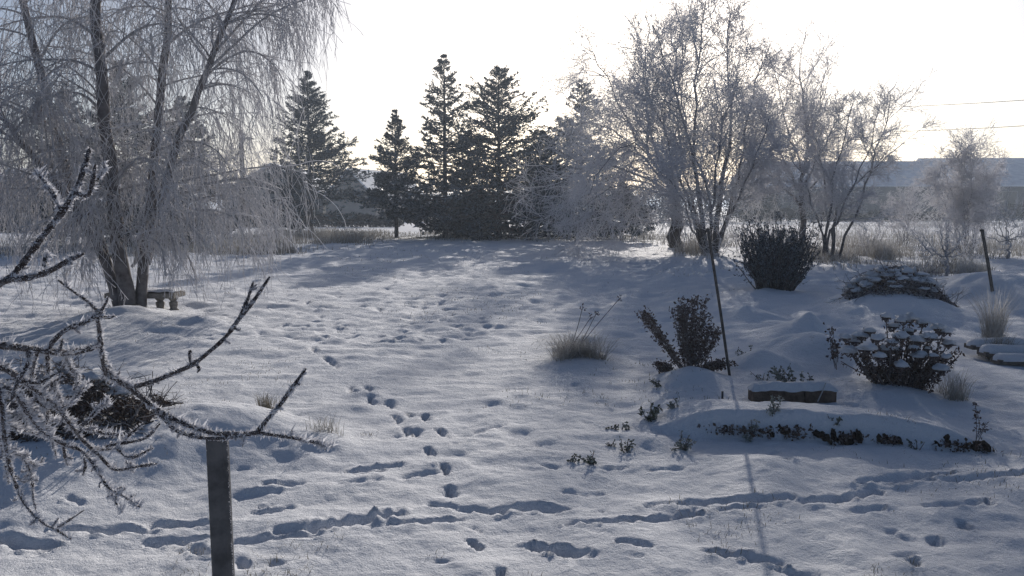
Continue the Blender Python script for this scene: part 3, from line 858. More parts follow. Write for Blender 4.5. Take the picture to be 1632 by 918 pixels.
# ------------------------------------------------------------------ the weeping birch
def birch():
    R = np.random.default_rng(401)
    Y = 11.6
    b = P(208, 500, Y)
    z0 = gz(b[0], Y)
    t = thing('birch_tree', 'big weeping birch with several trunks and rimed hanging twigs', 'birch tree', (b[0], Y, z0))
    n = 16
    stems = [([(196, 508, .1), (165, 400, .1), (112, 290, .2), (75, 160, .3), (38, 10, .3), (20, -120, .3), (5, -240, .2)], 9, 4),
             ([(206, 508, 0), (190, 400, 0), (176, 280, 0), (163, 130, 0), (155, 0, 0), (150, -160, 0), (140, -300, 0)], 12, 5),
             ([(222, 505, .1), (232, 400, .2), (246, 270, .4), (260, 110, .5), (270, -10, .6), (285, -150, .6), (290, -260, .6)], 9, 4),
             ([(232, 420, .2), (262, 300, .1), (300, 180, 0), (332, 110, -.1), (372, 0, -.2), (410, -110, -.2)], 8, 2.5),
             ([(170, 420, -.1), (110, 320, -.3), (55, 250, -.5), (0, 185, -.6), (-60, 130, -.7)], 7, 3)]
    SP, SR = [], []
    for st, r0, r1 in stems:
        pl = resample(np.array([P(q[0], q[1], Y + q[2]) for q in st]), n)
        pl[1:-1] += R.normal(0, .012, (n - 2, 3))
        if st[0][1] > 500:
            pl[0, 2] = z0 - .1
        rd = np.linspace(cm(r0, Y), cm(r1, Y), n)
        if st[0][1] > 500:
            rd[0] *= 1.25
        mb = MB(); fr = np.full((1, n), .22) + .22 * np.linspace(0, 1, n)[None]
        pf = resample(pl, 48); rf = np.interp(np.linspace(0, 1, 48), np.linspace(0, 1, n), rd) * (1 + R.normal(0, .03, 48))
        tubes(mb, pf[None], rf[None], 12, frost=np.interp(np.linspace(0, 1, 48), np.linspace(0, 1, n), fr[0])[None])
        part('trunk', mb, M['birch'], t)
        SP.append(pl); SR.append(rd)
    # limbs traced from the photograph
    traced = [([(150, 55), (110, 30), (60, 28), (0, 42), (-60, 70)], .0, .5), ([(165, 120), (130, 100), (90, 95), (30, 98), (-40, 115)], 0, -.6),
              ([(160, 175), (130, 150), (85, 150), (40, 182), (-20, 222)], 0, -.9), ([(180, 250), (150, 222), (105, 225), (50, 248), (0, 265), (-40, 300)], 0, -.9),
              ([(262, 75), (310, 38), (375, 15), (430, 5), (480, 25), (500, 70)], .5, .3), ([(168, 90), (215, 50), (262, 38), (310, 60), (330, 110)], 0, -.8),
              ([(330, 112), (375, 70), (420, 30), (470, 5), (520, -5), (545, 25)], -.1, -.5), ([(322, 125), (365, 92), (402, 82), (440, 108), (465, 165)], -.1, .3),
              ([(345, 80), (400, 20), (450, -30), (500, -45), (535, -20)], 0, .4), ([(240, 320), (290, 290), (345, 278), (400, 268), (450, 266), (482, 285), (488, 330)], .2, -.4),
              ([(236, 350), (280, 315), (330, 300), (380, 305), (420, 335)], .2, .5), ([(255, 180), (300, 170), (350, 180), (385, 215)], .4, .9),
              ([(250, 240), (300, 225), (345, 240), (375, 285)], .4, -.6), ([(200, 380), (160, 330), (110, 330), (60, 360), (30, 410)], 0, -.7),
              ([(190, 400), (240, 340), (285, 345), (320, 380)], 0, -1.0), ([(180, 300), (215, 255), (250, 262), (275, 310)], 0, -1.3),
              ([(120, 300), (80, 260), (40, 280), (15, 330)], .2, .4), ([(90, 200), (55, 150), (10, 160), (-20, 210)], .3, .9),
              ([(270, 0), (330, -60), (400, -80), (460, -60), (495, -10)], .6, 1.0), ([(155, 0), (200, -60), (260, -60), (300, -10)], 0, -1.0),
              ([(60, 100), (100, 40), (150, 30), (185, 80)], .3, 1.0), ([(380, 0), (430, -60), (500, -70), (548, -30)], -.2, -.6),
              ([(210, 425), (250, 385), (290, 395), (312, 440)], 0, -.5), ([(200, 400), (170, 365), (140, 385), (128, 430)], 0, -.8), ([(215, 390), (245, 345), (270, 370), (284, 420)], .1, -1.1),
              ([(320, 295), (390, 285), (440, 305), (462, 350)], .0, -.2), ([(290, 325), (350, 312), (400, 325), (430, 370)], .1, .6), ([(300, 340), (340, 335), (375, 350), (395, 390)], .0, -.8),
              ([(195, 430), (165, 400), (120, 410), (100, 450)], 0, .5), ([(205, 360), (180, 310), (140, 320), (110, 370)], 0, -1.2), ([(215, 420), (225, 380), (255, 390), (265, 440)], 0, -1.4),
              ([(190, 380), (150, 330), (90, 345), (60, 400)], 0, .2)]
    TP, TR = [], []
    for tr, d0, d1 in traced:
        m = len(tr)
        TP.append(resample(np.array([P(q[0], q[1], Y + d0 + (d1 - d0) * i / (m - 1)) for i, q in enumerate(tr)]), n)); TR.append(np.linspace(cm(2.4, Y), cm(.35, Y), n))
    TP, TR = np.stack(TP), np.stack(TR)
    ml = MB(); tubes(ml, TP, TR, 6, frost=frost_of(TR, .008, .05) * .6)
    # further limbs all round the crown, arching over
    SPa, SRa = np.stack(SP), np.stack(SR)
    pos, d, tt, rr, par = spawn(SPa, SRa, 18, .22, .98, 62, 12, R)
    d[:, 2] = np.abs(d[:, 2]) * .6 + .35
    low = 1 - tt
    Ln = R.uniform(1.4, 3.0, len(par)) * (.75 + .5 * low)
    Ln = np.where(d[:, 0] > 0, Ln * .62, Ln)
    LP = grow(pos, d, Ln, n, .08, -.075, R)
    LR = taper(np.minimum(rr * .5, .016), np.full(len(par), .004), n)
    ml2 = LR
    tubes(ml, LP, LR, 5, frost=frost_of(LR, .008, .04) * .6)
    part('limbs', ml, M['twig'], t, kind='stuff')
    AP, AR = np.concatenate([TP, LP]), np.concatenate([TR, LR])
    # side branches
    pos, d, tt, rr, par = spawn(AP, AR, 8, .15, 1.0, 48, 14, R)
    B1 = grow(pos, d + np.array([0, 0, .1]), R.uniform(.35, 1.0, len(par)), 8, .12, -.10, R)
    R1 = taper(np.minimum(rr * .7, .011), np.full(len(par), .0045), 8)
    mt = MB(); tubes(mt, B1, R1, 3, frost=frost_of(R1, .006, .016))
    # hanging twigs
    for src, rad, k, lo, hi in ((B1, R1, 4, .30, 1.4), (AP, AR, 8, .35, 1.6), (TP, TR, 34, .4, 1.7)):
        pos, d, tt, rr, par = spawn(src, rad, k, .15, 1.0, 50, 20, R)
        d = d * .8; d[:, 2] -= .25
        L = lo + (hi - lo) * R.random(len(par)) ** 1.7
        # twigs near the bottom of the crown stop above the snow
        zmin = z0 + .12 + R.random(len(par)) * 1.0
        L = np.minimum(L, np.maximum(pos[:, 2] - zmin, .15))
        H = grow(pos, d, L, 6, .11, -.40, R)
        # the crown's right hand outline: narrow in the middle, a low skirt below
        tip = H[:, -1]
        tpx = CX + F_PX * tip[:, 0] / tip[:, 1]
        tpy = 325 - F_PX * (tip[:, 2] - HCAM) / tip[:, 1]
        lim = np.interp(tpy, [-200, 40, 110, 200, 250, 270, 340, 400, 440], [570, 560, 520, 475, 450, 505, 505, 480, 430]) + R.normal(0, 8, len(L))
        ok = tpx < lim
        H, L, par = H[ok], L[ok], par[ok]
        HR = taper(np.full(len(par), .0040), np.full(len(par), .0028), 6)
        tubes(mt, H, HR, 3, frost=np.full((len(par), 6), .8))
        p2, d2, t2, r2, pa2 = spawn(H, HR, 2, .15, .95, 32, 10, R)
        L2 = L[pa2] * R.uniform(.12, .45, len(pa2))
        H2 = grow(p2, d2, L2, 3, .14, -.34, R)
        tubes(mt, H2, taper(np.full(len(pa2), .0032), np.full(len(pa2), .0024), 3), 3, frost=np.full((len(pa2), 3), .85))
    part('twigs', mt, M['twig'], t, kind='stuff')
birch()

# bird feeder on the left birch trunk
fb = P(62, 182, 11.45)
t = thing('bird_feeder', 'small dark red bird feeder hanging by the left birch trunk', 'bird feeder', tuple(fb))
mb = MB(); mb.add(*boxv(fb + np.array([0, 0, .0]), (.10, .10, .20))); part('body', mb, M['nest'], t, smooth=False)
mb = MB(); lathe(mb, fb + np.array([0, 0, .10]), [(.09, 0), (.09, .012), (.02, .08)], 8); part('roof', mb, M['nest'], t)
mb = MB(); mb.add(*boxv(fb + np.array([0, 0, -.11]), (.15, .15, .02))); part('tray', mb, M['nest'], t, smooth=False)
mb = MB(); tubes(mb, np.array([[fb + [0, 0, .17], fb + [.02, 0, .55]]]), np.full((1, 2), .004), 4); part('cord', mb, M['pole'], t)

# stone bench under the birch
by = 12.0
bl, brt = P(178, 480, by)[0], P(287, 480, by)[0]
bz = gz((bl + brt) / 2, by)
t = thing('stone_bench', 'snow topped stone bench with turned legs under the birch', 'bench', ((bl + brt) / 2, by, bz))
st_ = P(250, 464, by)[2]
mb = MB(); mb.add(*boxv(((bl + brt) / 2, by, st_ - .05), (brt - bl, .42, .075))); part('seat', mb, M['bench'], t, smooth=False)
for x in (brt - .30, brt - .10, bl + .12, bl + .32):
    mb = MB()
    hh = st_ - .09 - bz + .05
    lathe(mb, (x, by, bz - .05), [(.075, 0), (.075, .05), (.05, .07), (.06, .12), (.065, .16), (.04, hh * .75), (.07, hh * .9), (.075, hh)], 12); part('leg', mb, M['bench'], t)
mb = MB()
nx, ny = 30, 9
xs, ys = np.linspace(bl + .01, brt - .01, nx), np.linspace(by - .2, by + .2, ny)
XX, YY = np.meshgrid(xs, ys, indexing='ij')
ed = np.minimum(1, np.minimum((XX - bl) / .06, np.minimum((brt - XX) / .06, np.minimum((YY - by + .21) / .06, (by + .21 - YY) / .06))))
ZZ = st_ - .016 + .055 * np.sqrt(np.clip(ed, 0, 1)) + .02 * vnoise(XX * 9, YY * 9, 3)
I = np.arange(nx * ny).reshape(nx, ny)
mb.add(np.stack([XX, YY, ZZ], -1).reshape(-1, 3), np.stack([I[:-1, :-1], I[1:, :-1], I[1:, 1:], I[:-1, 1:]], -1).reshape(-1, 4))
part('snow_cap', mb, M['snow'], t)

# ------------------------------------------------------------------ hedges and field edge
def hedge(label, x0p, x1p, Y, zt, seed, dens=1.0, depth=1.6):
    R = np.random.default_rng(seed)
    a, b = P(x0p, 325, Y)[0], P(x1p, 325, Y)[0]
    t = thing('hedge', label, 'hedge', ((a + b) / 2, Y, 0), 'dark hedges at the back of the field')
    m = int((b - a) * 420 * dens)
    x = R.uniform(a, b, m)
    top = zt * (.8 + .5 * vnoise(x * .35, x * 0 + .3, seed) + .3 * vnoise(x * 1.3, x * 0, seed + 1))
    z = R.random(m) ** .8 * top
    y = Y + R.normal(0, depth * .35, m) * (1.1 - .5 * z / zt)
    mb = MB(); leaves(mb, np.stack([x, y, z], -1), .26, R, up=.4, frost=(0, .55), aspect=.45)
    part('foliage', mb, M['hedge'], t, smooth=False, kind='stuff')
    ns = int((b - a) * 1.2)
    sx = np.linspace(a + .2, b - .2, ns) + R.normal(0, .15, ns)
    st = np.stack([sx, np.full(ns, Y), np.full(ns, -.05)], -1)
    pl = grow(st, np.tile([0, 0, 1.0], (ns, 1)) + R.normal(0, .15, (ns, 3)), np.full(ns, zt * .8), 5, .1, .05, R)
    mb = MB(); tubes(mb, pl, taper(np.full(ns, .05), np.full(ns, .02), 5), 5, frost=np.full((ns, 5), .1)); part('stems', mb, M['bark'], t, kind='stuff')
hedge('dark hedge before the long barn on the right', 1180, 1560, 74, 1.15, 501)
hedge('dark hedge at the right edge below the taller barn', 1565, 1760, 78, 1.6, 502)
hedge('dark hedge behind the thick trunked tree', 880, 1240, 72, 3.4, 503)
hedge('dark hedge at the far left behind the birch', -140, 330, 46, .9, 504)
hedge('dark hedge in front of the far houses', 335, 640, 56, 1.1, 505)
hedge('dark hedge seen between the middle spruces', 645, 878, 74, 2.6, 506)

def grass_field(name, label, polys, seed, n, h, width, frost=(.3, 1.0), lean=.45):
    """patches of long rimed grass; polys: (px0,px1,py0,py1,weight)"""
    R = np.random.default_rng(seed)
    mb = MB()
    wsum = sum(q[4] for q in polys)
    for (a, b, c, d, w) in polys:
        m = int(n * w / wsum)
        px = R.uniform(a, b, m)
        py = (c + d) / 2 + np.clip(R.normal(0, .42, m), -1.3, 1.3) * (d - c) / 2 * 1.25; px = px + R.normal(0, 12, m)
        pts = np.array([G(u, v) for u, v in zip(px, py)])
        cl = vnoise(pts[:, 0] * .9, pts[:, 1] * .5, seed) + .6 * vnoise(pts[:, 0] * 2.6, pts[:, 1] * 1.3, seed + 1)
        k = cl > -.12
        pts, cl = pts[k], cl[k]
        z = gzv(pts[:, 0], pts[:, 1]) - .02
        blades(mb, np.column_stack([pts, z]), h * (.3 + 1.5 * np.clip(cl + .15, 0, 1)), lean * 1.7, width, R, frost)
    o = setting(name, mb, M['grass'], 'stuff', smooth=False)
    o['label'] = label
    o['category'] = 'grass'
grass_field('rimed_grass', 'long rimed grass along the left edge of the lawn', [(-60, 300, 385, 412, 1.2), (250, 580, 376, 398, 1.6), (420, 585, 372, 388, 1.2), (280, 470, 398, 409, .8)], 601, 15000, .50, .008, (.1, .75))
grass_field('rimed_grass', 'long pale rimed grass between the bare trees and the field', [(1010, 1260, 366, 392, 1.0), (1150, 1660, 366, 395, 2.2), (1290, 1660, 392, 412, 1.6), (1090, 1180, 392, 410, .7), (1290, 1360, 405, 425, .5), (1370, 1420, 398, 420, .35), (1480, 1590, 425, 445, .6), (1240, 1320, 395, 420, .4)], 602, 26000, .50, .008, (.2, 1.0))
grass_field('rimed_grass', 'short dull grass under the row of spruces', [(560, 1050, 371, 383, 1.0), (430, 600, 366, 374, .4)], 603, 12000, .24, .010, (.05, .6))
grass_field('rimed_grass', 'sparse far grass of the snowy field', [(-50, 560, 350, 366, 1.0), (900, 1660, 352, 366, 1.6)], 604, 9000, .40, .018, (.5, 1.0))

def lawn_tips():
    R = np.random.default_rng(605)
    n = 60000
    y = 3.3 + 26 * R.random(n) ** 1.5
    x = (R.random(n) * 2 - 1) * (.75 * y + .5)
    c = vnoise(x * .8, y * .8, 61) + .8 * vnoise(x * 3, y * 3, 62) + .5 * vnoise(x * 9, y * 9, 63)
    k = (c > .40) & ((x < .28 * y) | (y < 5.5))
    x, y = x[k], y[k]
    mb = MB()
    blades(mb, np.column_stack([x, y, gzv(x, y) - .012]), .038 + .0012 * y, .9, .0011 + .00012 * y, R, (-.1, .5))
    o = setting('grass_tips', mb, M['grass'], 'stuff', smooth=False)
    o['label'], o['category'] = 'scattered grass tips poking through the thin snow of the lawn', 'grass'
lawn_tips()

# ------------------------------------------------------------------ evergreen bush
def evergreen_bush():
    R = np.random.default_rng(701)
    Y = dist(466)
    c = P(1234, 466, Y)
    z0 = gz(c[0], Y)
    t = thing('evergreen_bush', 'dark dense evergreen bush below the bare trees', 'bush', (c[0], Y, z0))
    ns = 230
    az = R.uniform(0, 2 * math.pi, ns)
    tilt = np.radians(R.uniform(2, 40, ns) ** 1.0)
    d = np.stack([np.cos(az) * np.sin(tilt), np.sin(az) * np.sin(tilt), np.cos(tilt)], -1)
    st = np.tile([c[0], Y, z0 + .02], (ns, 1)) + np.stack([np.cos(az), np.sin(az), 0 * az], -1) * R.uniform(.02, .34, (ns, 1))
    L = cm(120, Y) * (1.0 - .30 * (tilt / 1.1)) * (.55 + .45 * R.random(ns)) * (.9 + .5 * vnoise(az * 1.3, tilt * 3, 4)) + .05
    pl = grow(st, d, L, 8, .07, .05, R)
    rd = taper(np.full(ns, .012), np.full(ns, .003), 8)
    mb = MB(); tubes(mb, pl, rd, 4, frost=np.full((ns, 8), .15)); part('stems', mb, M['bark'], t, kind='stuff')
    pos, dd, tt, rr, par = spawn(pl, rd, 9, .12, 1.0, 34, 12, R)
    tw = grow(pos, dd, R.uniform(.08, .24, len(pos)), 4, .1, .05, R)
    mf = MB()
    for arr, k, s in ((tw, 9, .044), (pl, 10, .046)):
        B = len(arr); pr = np.repeat(np.arange(B), k)
        q = R.random(len(pr)) * (arr.shape[1] - 1.001); i = q.astype(int); fr = (q - i)[:, None]
        pp = arr[pr, i] * (1 - fr) + arr[pr, i + 1] * fr
        leaves(mf, pp, s, R, up=.3, frost=(-.1, .75), aspect=.45, dirs=nrm(arr[pr, i + 1] - arr[pr, i]), spread=.6)
    part('foliage', mf, M['evergreen'], t, smooth=False, kind='stuff')
evergreen_bush()

# ------------------------------------------------------------------ garden: stakes, plants, bed
def stake(label, top, foot, rpx, joint=None):
    Y = dist(foot[1])
    a, b = P(foot[0], foot[1], Y), P(top[0], top[1], Y - .02)
    a[2] = gz(a[0], Y) - .05
    t = thing('garden_stake', label, 'stake', tuple(a), 'leaning garden stakes')
    r = cm(rpx, Y)
    pl = resample(np.array([a, a * .5 + b * .5 + [.004, 0, 0], b]), 12)
    mb = MB(); tubes(mb, pl[None], np.full((1, 12), r), 8, frost=np.linspace(.1, .35, 12)[None], cap=True); part('shaft', mb, M['pole'], t)
    mb = MB(); lathe(mb, b, [(r * 1.25, -.03), (r * 1.3, .0), (r * .6, .008)], 8); part('cap', mb, M['pole'], t)
    return t
stake('tall thin stake leaning left beside the brown aster', (1128, 365), (1164, 606), 2.3)
stake('shorter stake standing before the snow heap at the right', (1565, 366), (1581, 492), 2.6)

def tufted(name, label, cat, px, py, stems, seed, leaf=.03, k=34, r=.003, frost=(.0, .6), mat='dry', lt0=.3, n=9, wob=.05, trop=0.0, group=None, jit=1.0, stemfrost=.3, aspect=.6):
    """a clump of stalks with withered leaves or seed heads. stems: (count, px foot, py foot, px top, py top, spread px)"""
    R = np.random.default_rng(seed)
    Y = dist(py)
    c = P(px, py, Y)
    z0 = gz(c[0], Y)
    t = thing(name, label, cat, (c[0], Y, z0), group)
    polys = []
    for (m, fx, fy, tx, ty, sp) in stems:
        for _ in range(m):
            f = P(fx + R.normal(0, sp * .35), fy, Y + R.normal(0, .05) * jit)
            f[2] = gz(f[0], f[1]) - .02
            e = P(tx + R.normal(0, sp), ty + abs(R.normal(0, sp * .6)), Y + R.normal(0, .09) * jit)
            mid = (f + e) / 2 + R.normal(0, .015, 3)
            polys.append(resample(np.array([f, mid, e]), n))
    pl = np.stack(polys)
    rd = taper(np.full(len(pl), r), np.full(len(pl), r * .5), n)
    mb = MB(); tubes(mb, pl, rd, 4, frost=np.full(rd.shape, stemfrost)); part('stalks', mb, M['dry'], t, kind='stuff')
    if k:
        B = len(pl); pr = np.repeat(np.arange(B), k)
        q = (lt0 + (1 - lt0) * R.random(len(pr)) ** .8) * (n - 1.001); i = q.astype(int); fr = (q - i)[:, None]
        pp = pl[pr, i] * (1 - fr) + pl[pr, i + 1] * fr + R.normal(0, leaf * .45, (len(pr), 3))
        mf = MB(); leaves(mf, pp, leaf, R, up=-.1, frost=frost, aspect=aspect); part('withered_leaves', mf, M[mat], t, smooth=False, kind='stuff')
    return t

tufted('withered_aster', 'tall withered brown aster clump beside the thin stake', 'withered plant', 1105, 605,
       [(16, 1100, 606, 1105, 470, 13), (12, 1095, 606, 1085, 485, 11), (10, 1110, 606, 1140, 520, 10), (12, 1090, 604, 1025, 493, 7), (8, 1070, 604, 1050, 575, 8), (10, 1120, 608, 1150, 575, 10), (8, 1105, 606, 1120, 500, 12)], 711, leaf=.030, k=70, frost=(-.15, .42), lt0=.12)
tufted('withered_stalk', 'single drooping withered stalk between the snow cones and the sedum', 'withered plant', 1332, 600,
       [(2, 1333, 598, 1322, 522, 2), (2, 1334, 600, 1328, 545, 2)], 712, leaf=.035, k=34, r=.004, frost=(-.1, .35), aspect=.7)
tufted('withered_stalk', 'lone withered stalk with curled leaves at the right end of the bed', 'withered plant', 1556, 700,
       [(2, 1556, 700, 1553, 640, 2), (2, 1557, 698, 1572, 672, 3)], 713, leaf=.026, k=16, r=.003, frost=(0, .5))

def sedum():
    R = np.random.default_rng(721)
    Y = dist(626)
    c = P(1432, 626, Y)
    z0 = gz(c[0], Y)
    base = np.array([c[0], Y, z0])
    t = thing('sedum_clump', 'withered sedum clump with snow capped flat flower heads', 'withered plant', tuple(base))
    heads = []
    spots = [(1362, 535), (1352, 552), (1385, 520), (1412, 497), (1398, 532), (1424, 512), (1440, 503), (1452, 500), (1412, 548), (1436, 530), (1450, 520), (1462, 535), (1470, 507), (1478, 548), (1495, 515), (1505, 520),
             (1488, 560), (1512, 540), (1438, 575), (1465, 560), (1400, 560), (1380, 548), (1508, 562), (1372, 528), (1456, 548), (1422, 538), (1500, 580), (1348, 530), (1482, 530), (1430, 550)]
    ml = MB()
    for (hx, hy) in spots:
        dep = Y + .10 - .0042 * (hy - 500) + R.normal(0, .05)
        e = P(hx, hy + 6, dep)
        f = base + np.array([(e[0] - base[0]) * .33, R.normal(0, .07), -.03])
        mid = (f + e) / 2 + np.array([(e[0] - base[0]) * .06, 0, 0])
        pl = resample(np.array([f, mid, e]), 8)
        mb = MB(); tubes(mb, pl[None], np.linspace(.0065, .0045, 8)[None], 5, frost=np.full((1, 8), .25)); part('stem', mb, M['dry'], t)
        r = R.uniform(.026, .060)
        mb = MB()
        m = 46
        a = R.uniform(0, 2 * math.pi, m); q = np.sqrt(R.random(m)) * r
        pos = e + np.stack([q * np.cos(a), q * np.sin(a), -.012 - .25 * q + R.normal(0, .006, m)], -1)
        leaves(mb, pos, .030, R, up=.5, frost=(0, .4), aspect=.8)
        sk = e - np.array([0, 0, .06])
        rays = np.stack([np.tile(sk, (9, 1)), e + np.stack([.8 * r * np.cos(np.arange(9) * .7), .8 * r * np.sin(np.arange(9) * .7), np.full(9, -.01)], -1)], 1)
        tubes(mb, rays, np.full((9, 2), .003), 3, frost=np.full((9, 2), .2))
        part('flower_head', mb, M['dry'], t, smooth=False)
        mb = MB(); lump(mb, e + np.array([0, 0, -.004]), (r * 1.15, r * 1.15, r * R.uniform(.5, .85)), R, 14, 10, .42, lo=-.2, freq=2.6); part('snow_cap', mb, M['snow'], t)
        kk = 70
        tq = R.uniform(.1, .92, kk) * 6.99; i = tq.astype(int); fr = (tq - i)[:, None]
        leaves(ml, pl[i] * (1 - fr) + pl[i + 1] * fr + R.normal(0, .008, (kk, 3)), .036, R, up=-.4, frost=(-.2, .35), aspect=.45)
    m2 = 46                                   # bare lower stalks filling the clump
    a = R.uniform(-1, 1, m2)
    st2 = np.column_stack([base[0] + a * .16, Y + R.normal(0, .08, m2), np.full(m2, z0 - .02)])
    pl2 = grow(st2, np.column_stack([a * .8 + R.normal(0, .15, m2), R.normal(0, .2, m2), np.ones(m2)]), R.uniform(.2, .48, m2), 7, .08, 0, R)
    mb = MB(); tubes(mb, pl2, taper(np.full(m2, .005), np.full(m2, .003), 7), 4, frost=R.uniform(0, .4, (m2, 1)) * np.ones((1, 7))); part('lower_stalks', mb, M['dry'], t, kind='stuff')
    pr = np.repeat(np.arange(m2), 40); q = R.uniform(0, 5.99, len(pr)); i = q.astype(int); fr = (q - i)[:, None]
    leaves(ml, pl2[pr, i] * (1 - fr) + pl2[pr, i + 1] * fr + R.normal(0, .01, (len(pr), 3)), .036, R, up=-.4, frost=(-.2, .35), aspect=.45)
    part('withered_leaves', ml, M['dry'], t, smooth=False, kind='stuff')
sedum()

def tuft(label, px, py, half, hpx, n, seed, lean=.6, width=.002, frost=(.4, 1.0), stalks=(), group='rimed grass tufts', mat='grass', Y=None):
    R = np.random.default_rng(seed)
    Y = Y or dist(py)
    c = P(px, py, Y)
    z0 = gz(c[0], Y)
    t = thing('grass_tuft', label, 'grass tuft', (c[0], Y, z0), group)
    w = cm(half, Y)
    a = R.uniform(0, 2 * math.pi, n); q = R.random(n) ** .6
    nc = 7
    ca_, cq = R.uniform(0, 2 * math.pi, nc), np.sqrt(R.random(nc)) * .6
    g = R.integers(0, nc, n)
    x = c[0] + w * (cq * np.cos(ca_))[g] + w * .30 * q * np.cos(a)
    y = Y + w * (cq * np.sin(ca_))[g] + w * .30 * q * np.sin(a)
    mb = MB(); blades(mb, np.column_stack([x, y, gzv(x, y) - .01]), cm(hpx, Y), lean, width, R, frost); part('blades', mb, M[mat], t, smooth=False, kind='stuff')
    if stalks:
        mb = MB()
        for (sx, sy) in stalks:
            e = P(sx, sy, Y); f = np.array([c[0] + R.normal(0, w * .3), Y, z0 - .02])
            pl = resample(np.array([f, (f + e) / 2 + [.02, 0, .03], e]), 8)
            tubes(mb, pl[None], np.full((1, 8), .0035), 4, frost=np.full((1, 8), .5))
            leaves(mb, e + R.normal(0, .012, (14, 3)), .03, R, frost=(.2, .8))
        part('seed_stalks', mb, M['dry'], t, smooth=False, kind='stuff')
    return t
tuft('rimed grass tuft with tall seed stalks alone on the lawn', 918, 578, 66, 46, 1300, 731, stalks=((988, 475), (928, 492), (942, 505), (950, 500)), lean=1.7, frost=(.35, 1.0))
tuft('shadowed grass tuft in front of the snow bank by the apple twig', 428, 668, 26, 30, 160, 732, lean=.6, frost=(.0, .5))
tuft('thin pale grass poking out of the snow right of the apple twig', 512, 706, 48, 32, 130, 733, lean=.9, frost=(.4, .9), width=.0015)
tuft('rimed dark grass clump beside the snowy planks', 1580, 572, 40, 46, 900, 734, lean=.5, frost=(.0, .7))
tuft('tall feathery rimed grass clump above the snowy planks', 1588, 560, 26, 105, 500, 735, lean=.35, frost=(.4, 1.0), width=.003)
tuft('rimed grass tuft at the foot of the pale fruit tree', 1545, 446, 40, 34, 700, 736, lean=.5, width=.003)
tuft('dull grass tuft left of the brush heap', 1375, 488, 40, 26, 500, 737, lean=.8, width=.003)
tuft('grass tuft beyond the brush heap', 1440, 442, 34, 30, 500, 738, lean=.6, width=.003)
tuft('grass tuft under the many stemmed bush tree', 1400, 412, 36, 40, 600, 739, lean=.6, width=.004)
tuft('rimed weed fringe right of the sedum', 1510, 635, 40, 55, 260, 740, lean=.7, frost=(.4, .9))
tuft('few thin blades on the snow near the middle', 590, 690, 20, 12, 26, 741, lean=.9)

def leafy(label, px, py, w, h, n, seed, leaf=.035, frost=(.0, .6)):
    R = np.random.default_rng(seed)
    Y = dist(py)
    c = P(px, py, Y); z0 = gz(c[0], Y)
    t = thing('frozen_plant', label, 'frozen plant', (c[0], Y, z0), 'frozen plants around the flower bed')
    W, H = cm(w, Y), cm(h, Y)
    ns = max(5, n // 14)
    st = np.column_stack([c[0] + R.normal(0, W * .25, ns), Y + R.normal(0, W * .25, ns), np.full(ns, z0 - .02)])
    st[:, 2] = gzv(st[:, 0], st[:, 1]) - .015
    d = np.column_stack([R.normal(0, .5, ns), R.normal(0, .5, ns), np.ones(ns)])
    pl = grow(st, d, H * R.uniform(.6, 1.15, ns), 6, .12, -.06, R)
    mb = MB(); tubes(mb, pl, taper(np.full(ns, .004), np.full(ns, .002), 6), 4, frost=np.full((ns, 6), .3)); part('stalks', mb, M['dry'], t, kind='stuff')
    n = int(n * 1.7); pr = R.integers(0, ns, n); q = (.1 + .9 * R.random(n)) * 4.999; i = q.astype(int); fr = (q - i)[:, None]
    pp = pl[pr, i] * (1 - fr) + pl[pr, i + 1] * fr
    mf = MB(); leaves(mf, pp + R.normal(0, .006, pp.shape), leaf * .72, R, up=-.35, frost=(frost[0] + .05, frost[1] + .15), aspect=.6); part('leaves', mf, M['leaf'], t, smooth=False, kind='stuff')
leafy('frozen leafy plant just left of the brown stone edging', 1216, 614, 16, 22, 26, 751)
leafy('largest frozen leafy plant, behind the brown stone edging', 1264, 618, 34, 38, 110, 752, leaf=.05)
leafy('curled dark plant at the left end of the bed ridge', 1036, 676, 22, 34, 90, 753, leaf=.045, frost=(-.2, .4))
leafy('small dark plant left of the curled plant', 976, 680, 10, 16, 26, 754, frost=(-.2, .4))
leafy('small plant between the curled plant and its left neighbour', 1000, 682, 9, 18, 22, 755)
leafy('frozen plant in the snow under the curled plant', 996, 716, 14, 24, 46, 756, frost=(-.1, .5))
leafy('small frozen sprig above the bottom left plant of the bed', 975, 708, 8, 14, 18, 757)
leafy('frozen plant nearest the camera, left of the bed', 938, 736, 13, 26, 46, 758, frost=(-.1, .45))
leafy('tiny plant beside the nearest frozen plant', 913, 735, 8, 12, 18, 759)
leafy('rimed grey plant below the left part of the ridge', 1090, 712, 16, 34, 90, 760, frost=(.1, .7))
leafy('rimed grey plant left of the round plant under the ridge', 1197, 698, 15, 28, 70, 761, frost=(.3, .9))
leafy('round rimed plant in front of the ridge soil', 1236, 694, 15, 30, 70, 762, frost=(.2, .8))
leafy('rimed sprigs beside the curled plant', 1075, 672, 22, 18, 50, 763, frost=(.2, .8))
leafy('small leafy sprig right of the largest frozen plant', 1292, 612, 9, 12, 16, 764)
leafy('thin frozen weed low in the snow below the ridge soil', 1458, 716, 13, 18, 16, 765)
leafy('scattered weed in the snow under the middle of the ridge', 1330, 700, 16, 10, 24, 766, frost=(0, .4))
leafy('low weed left of the aster foot', 1050, 622, 18, 18, 40, 767, frost=(-.1, .5))
leafy('low weed right of the stake foot', 1186, 588, 16, 12, 30, 768, frost=(.1, .7))

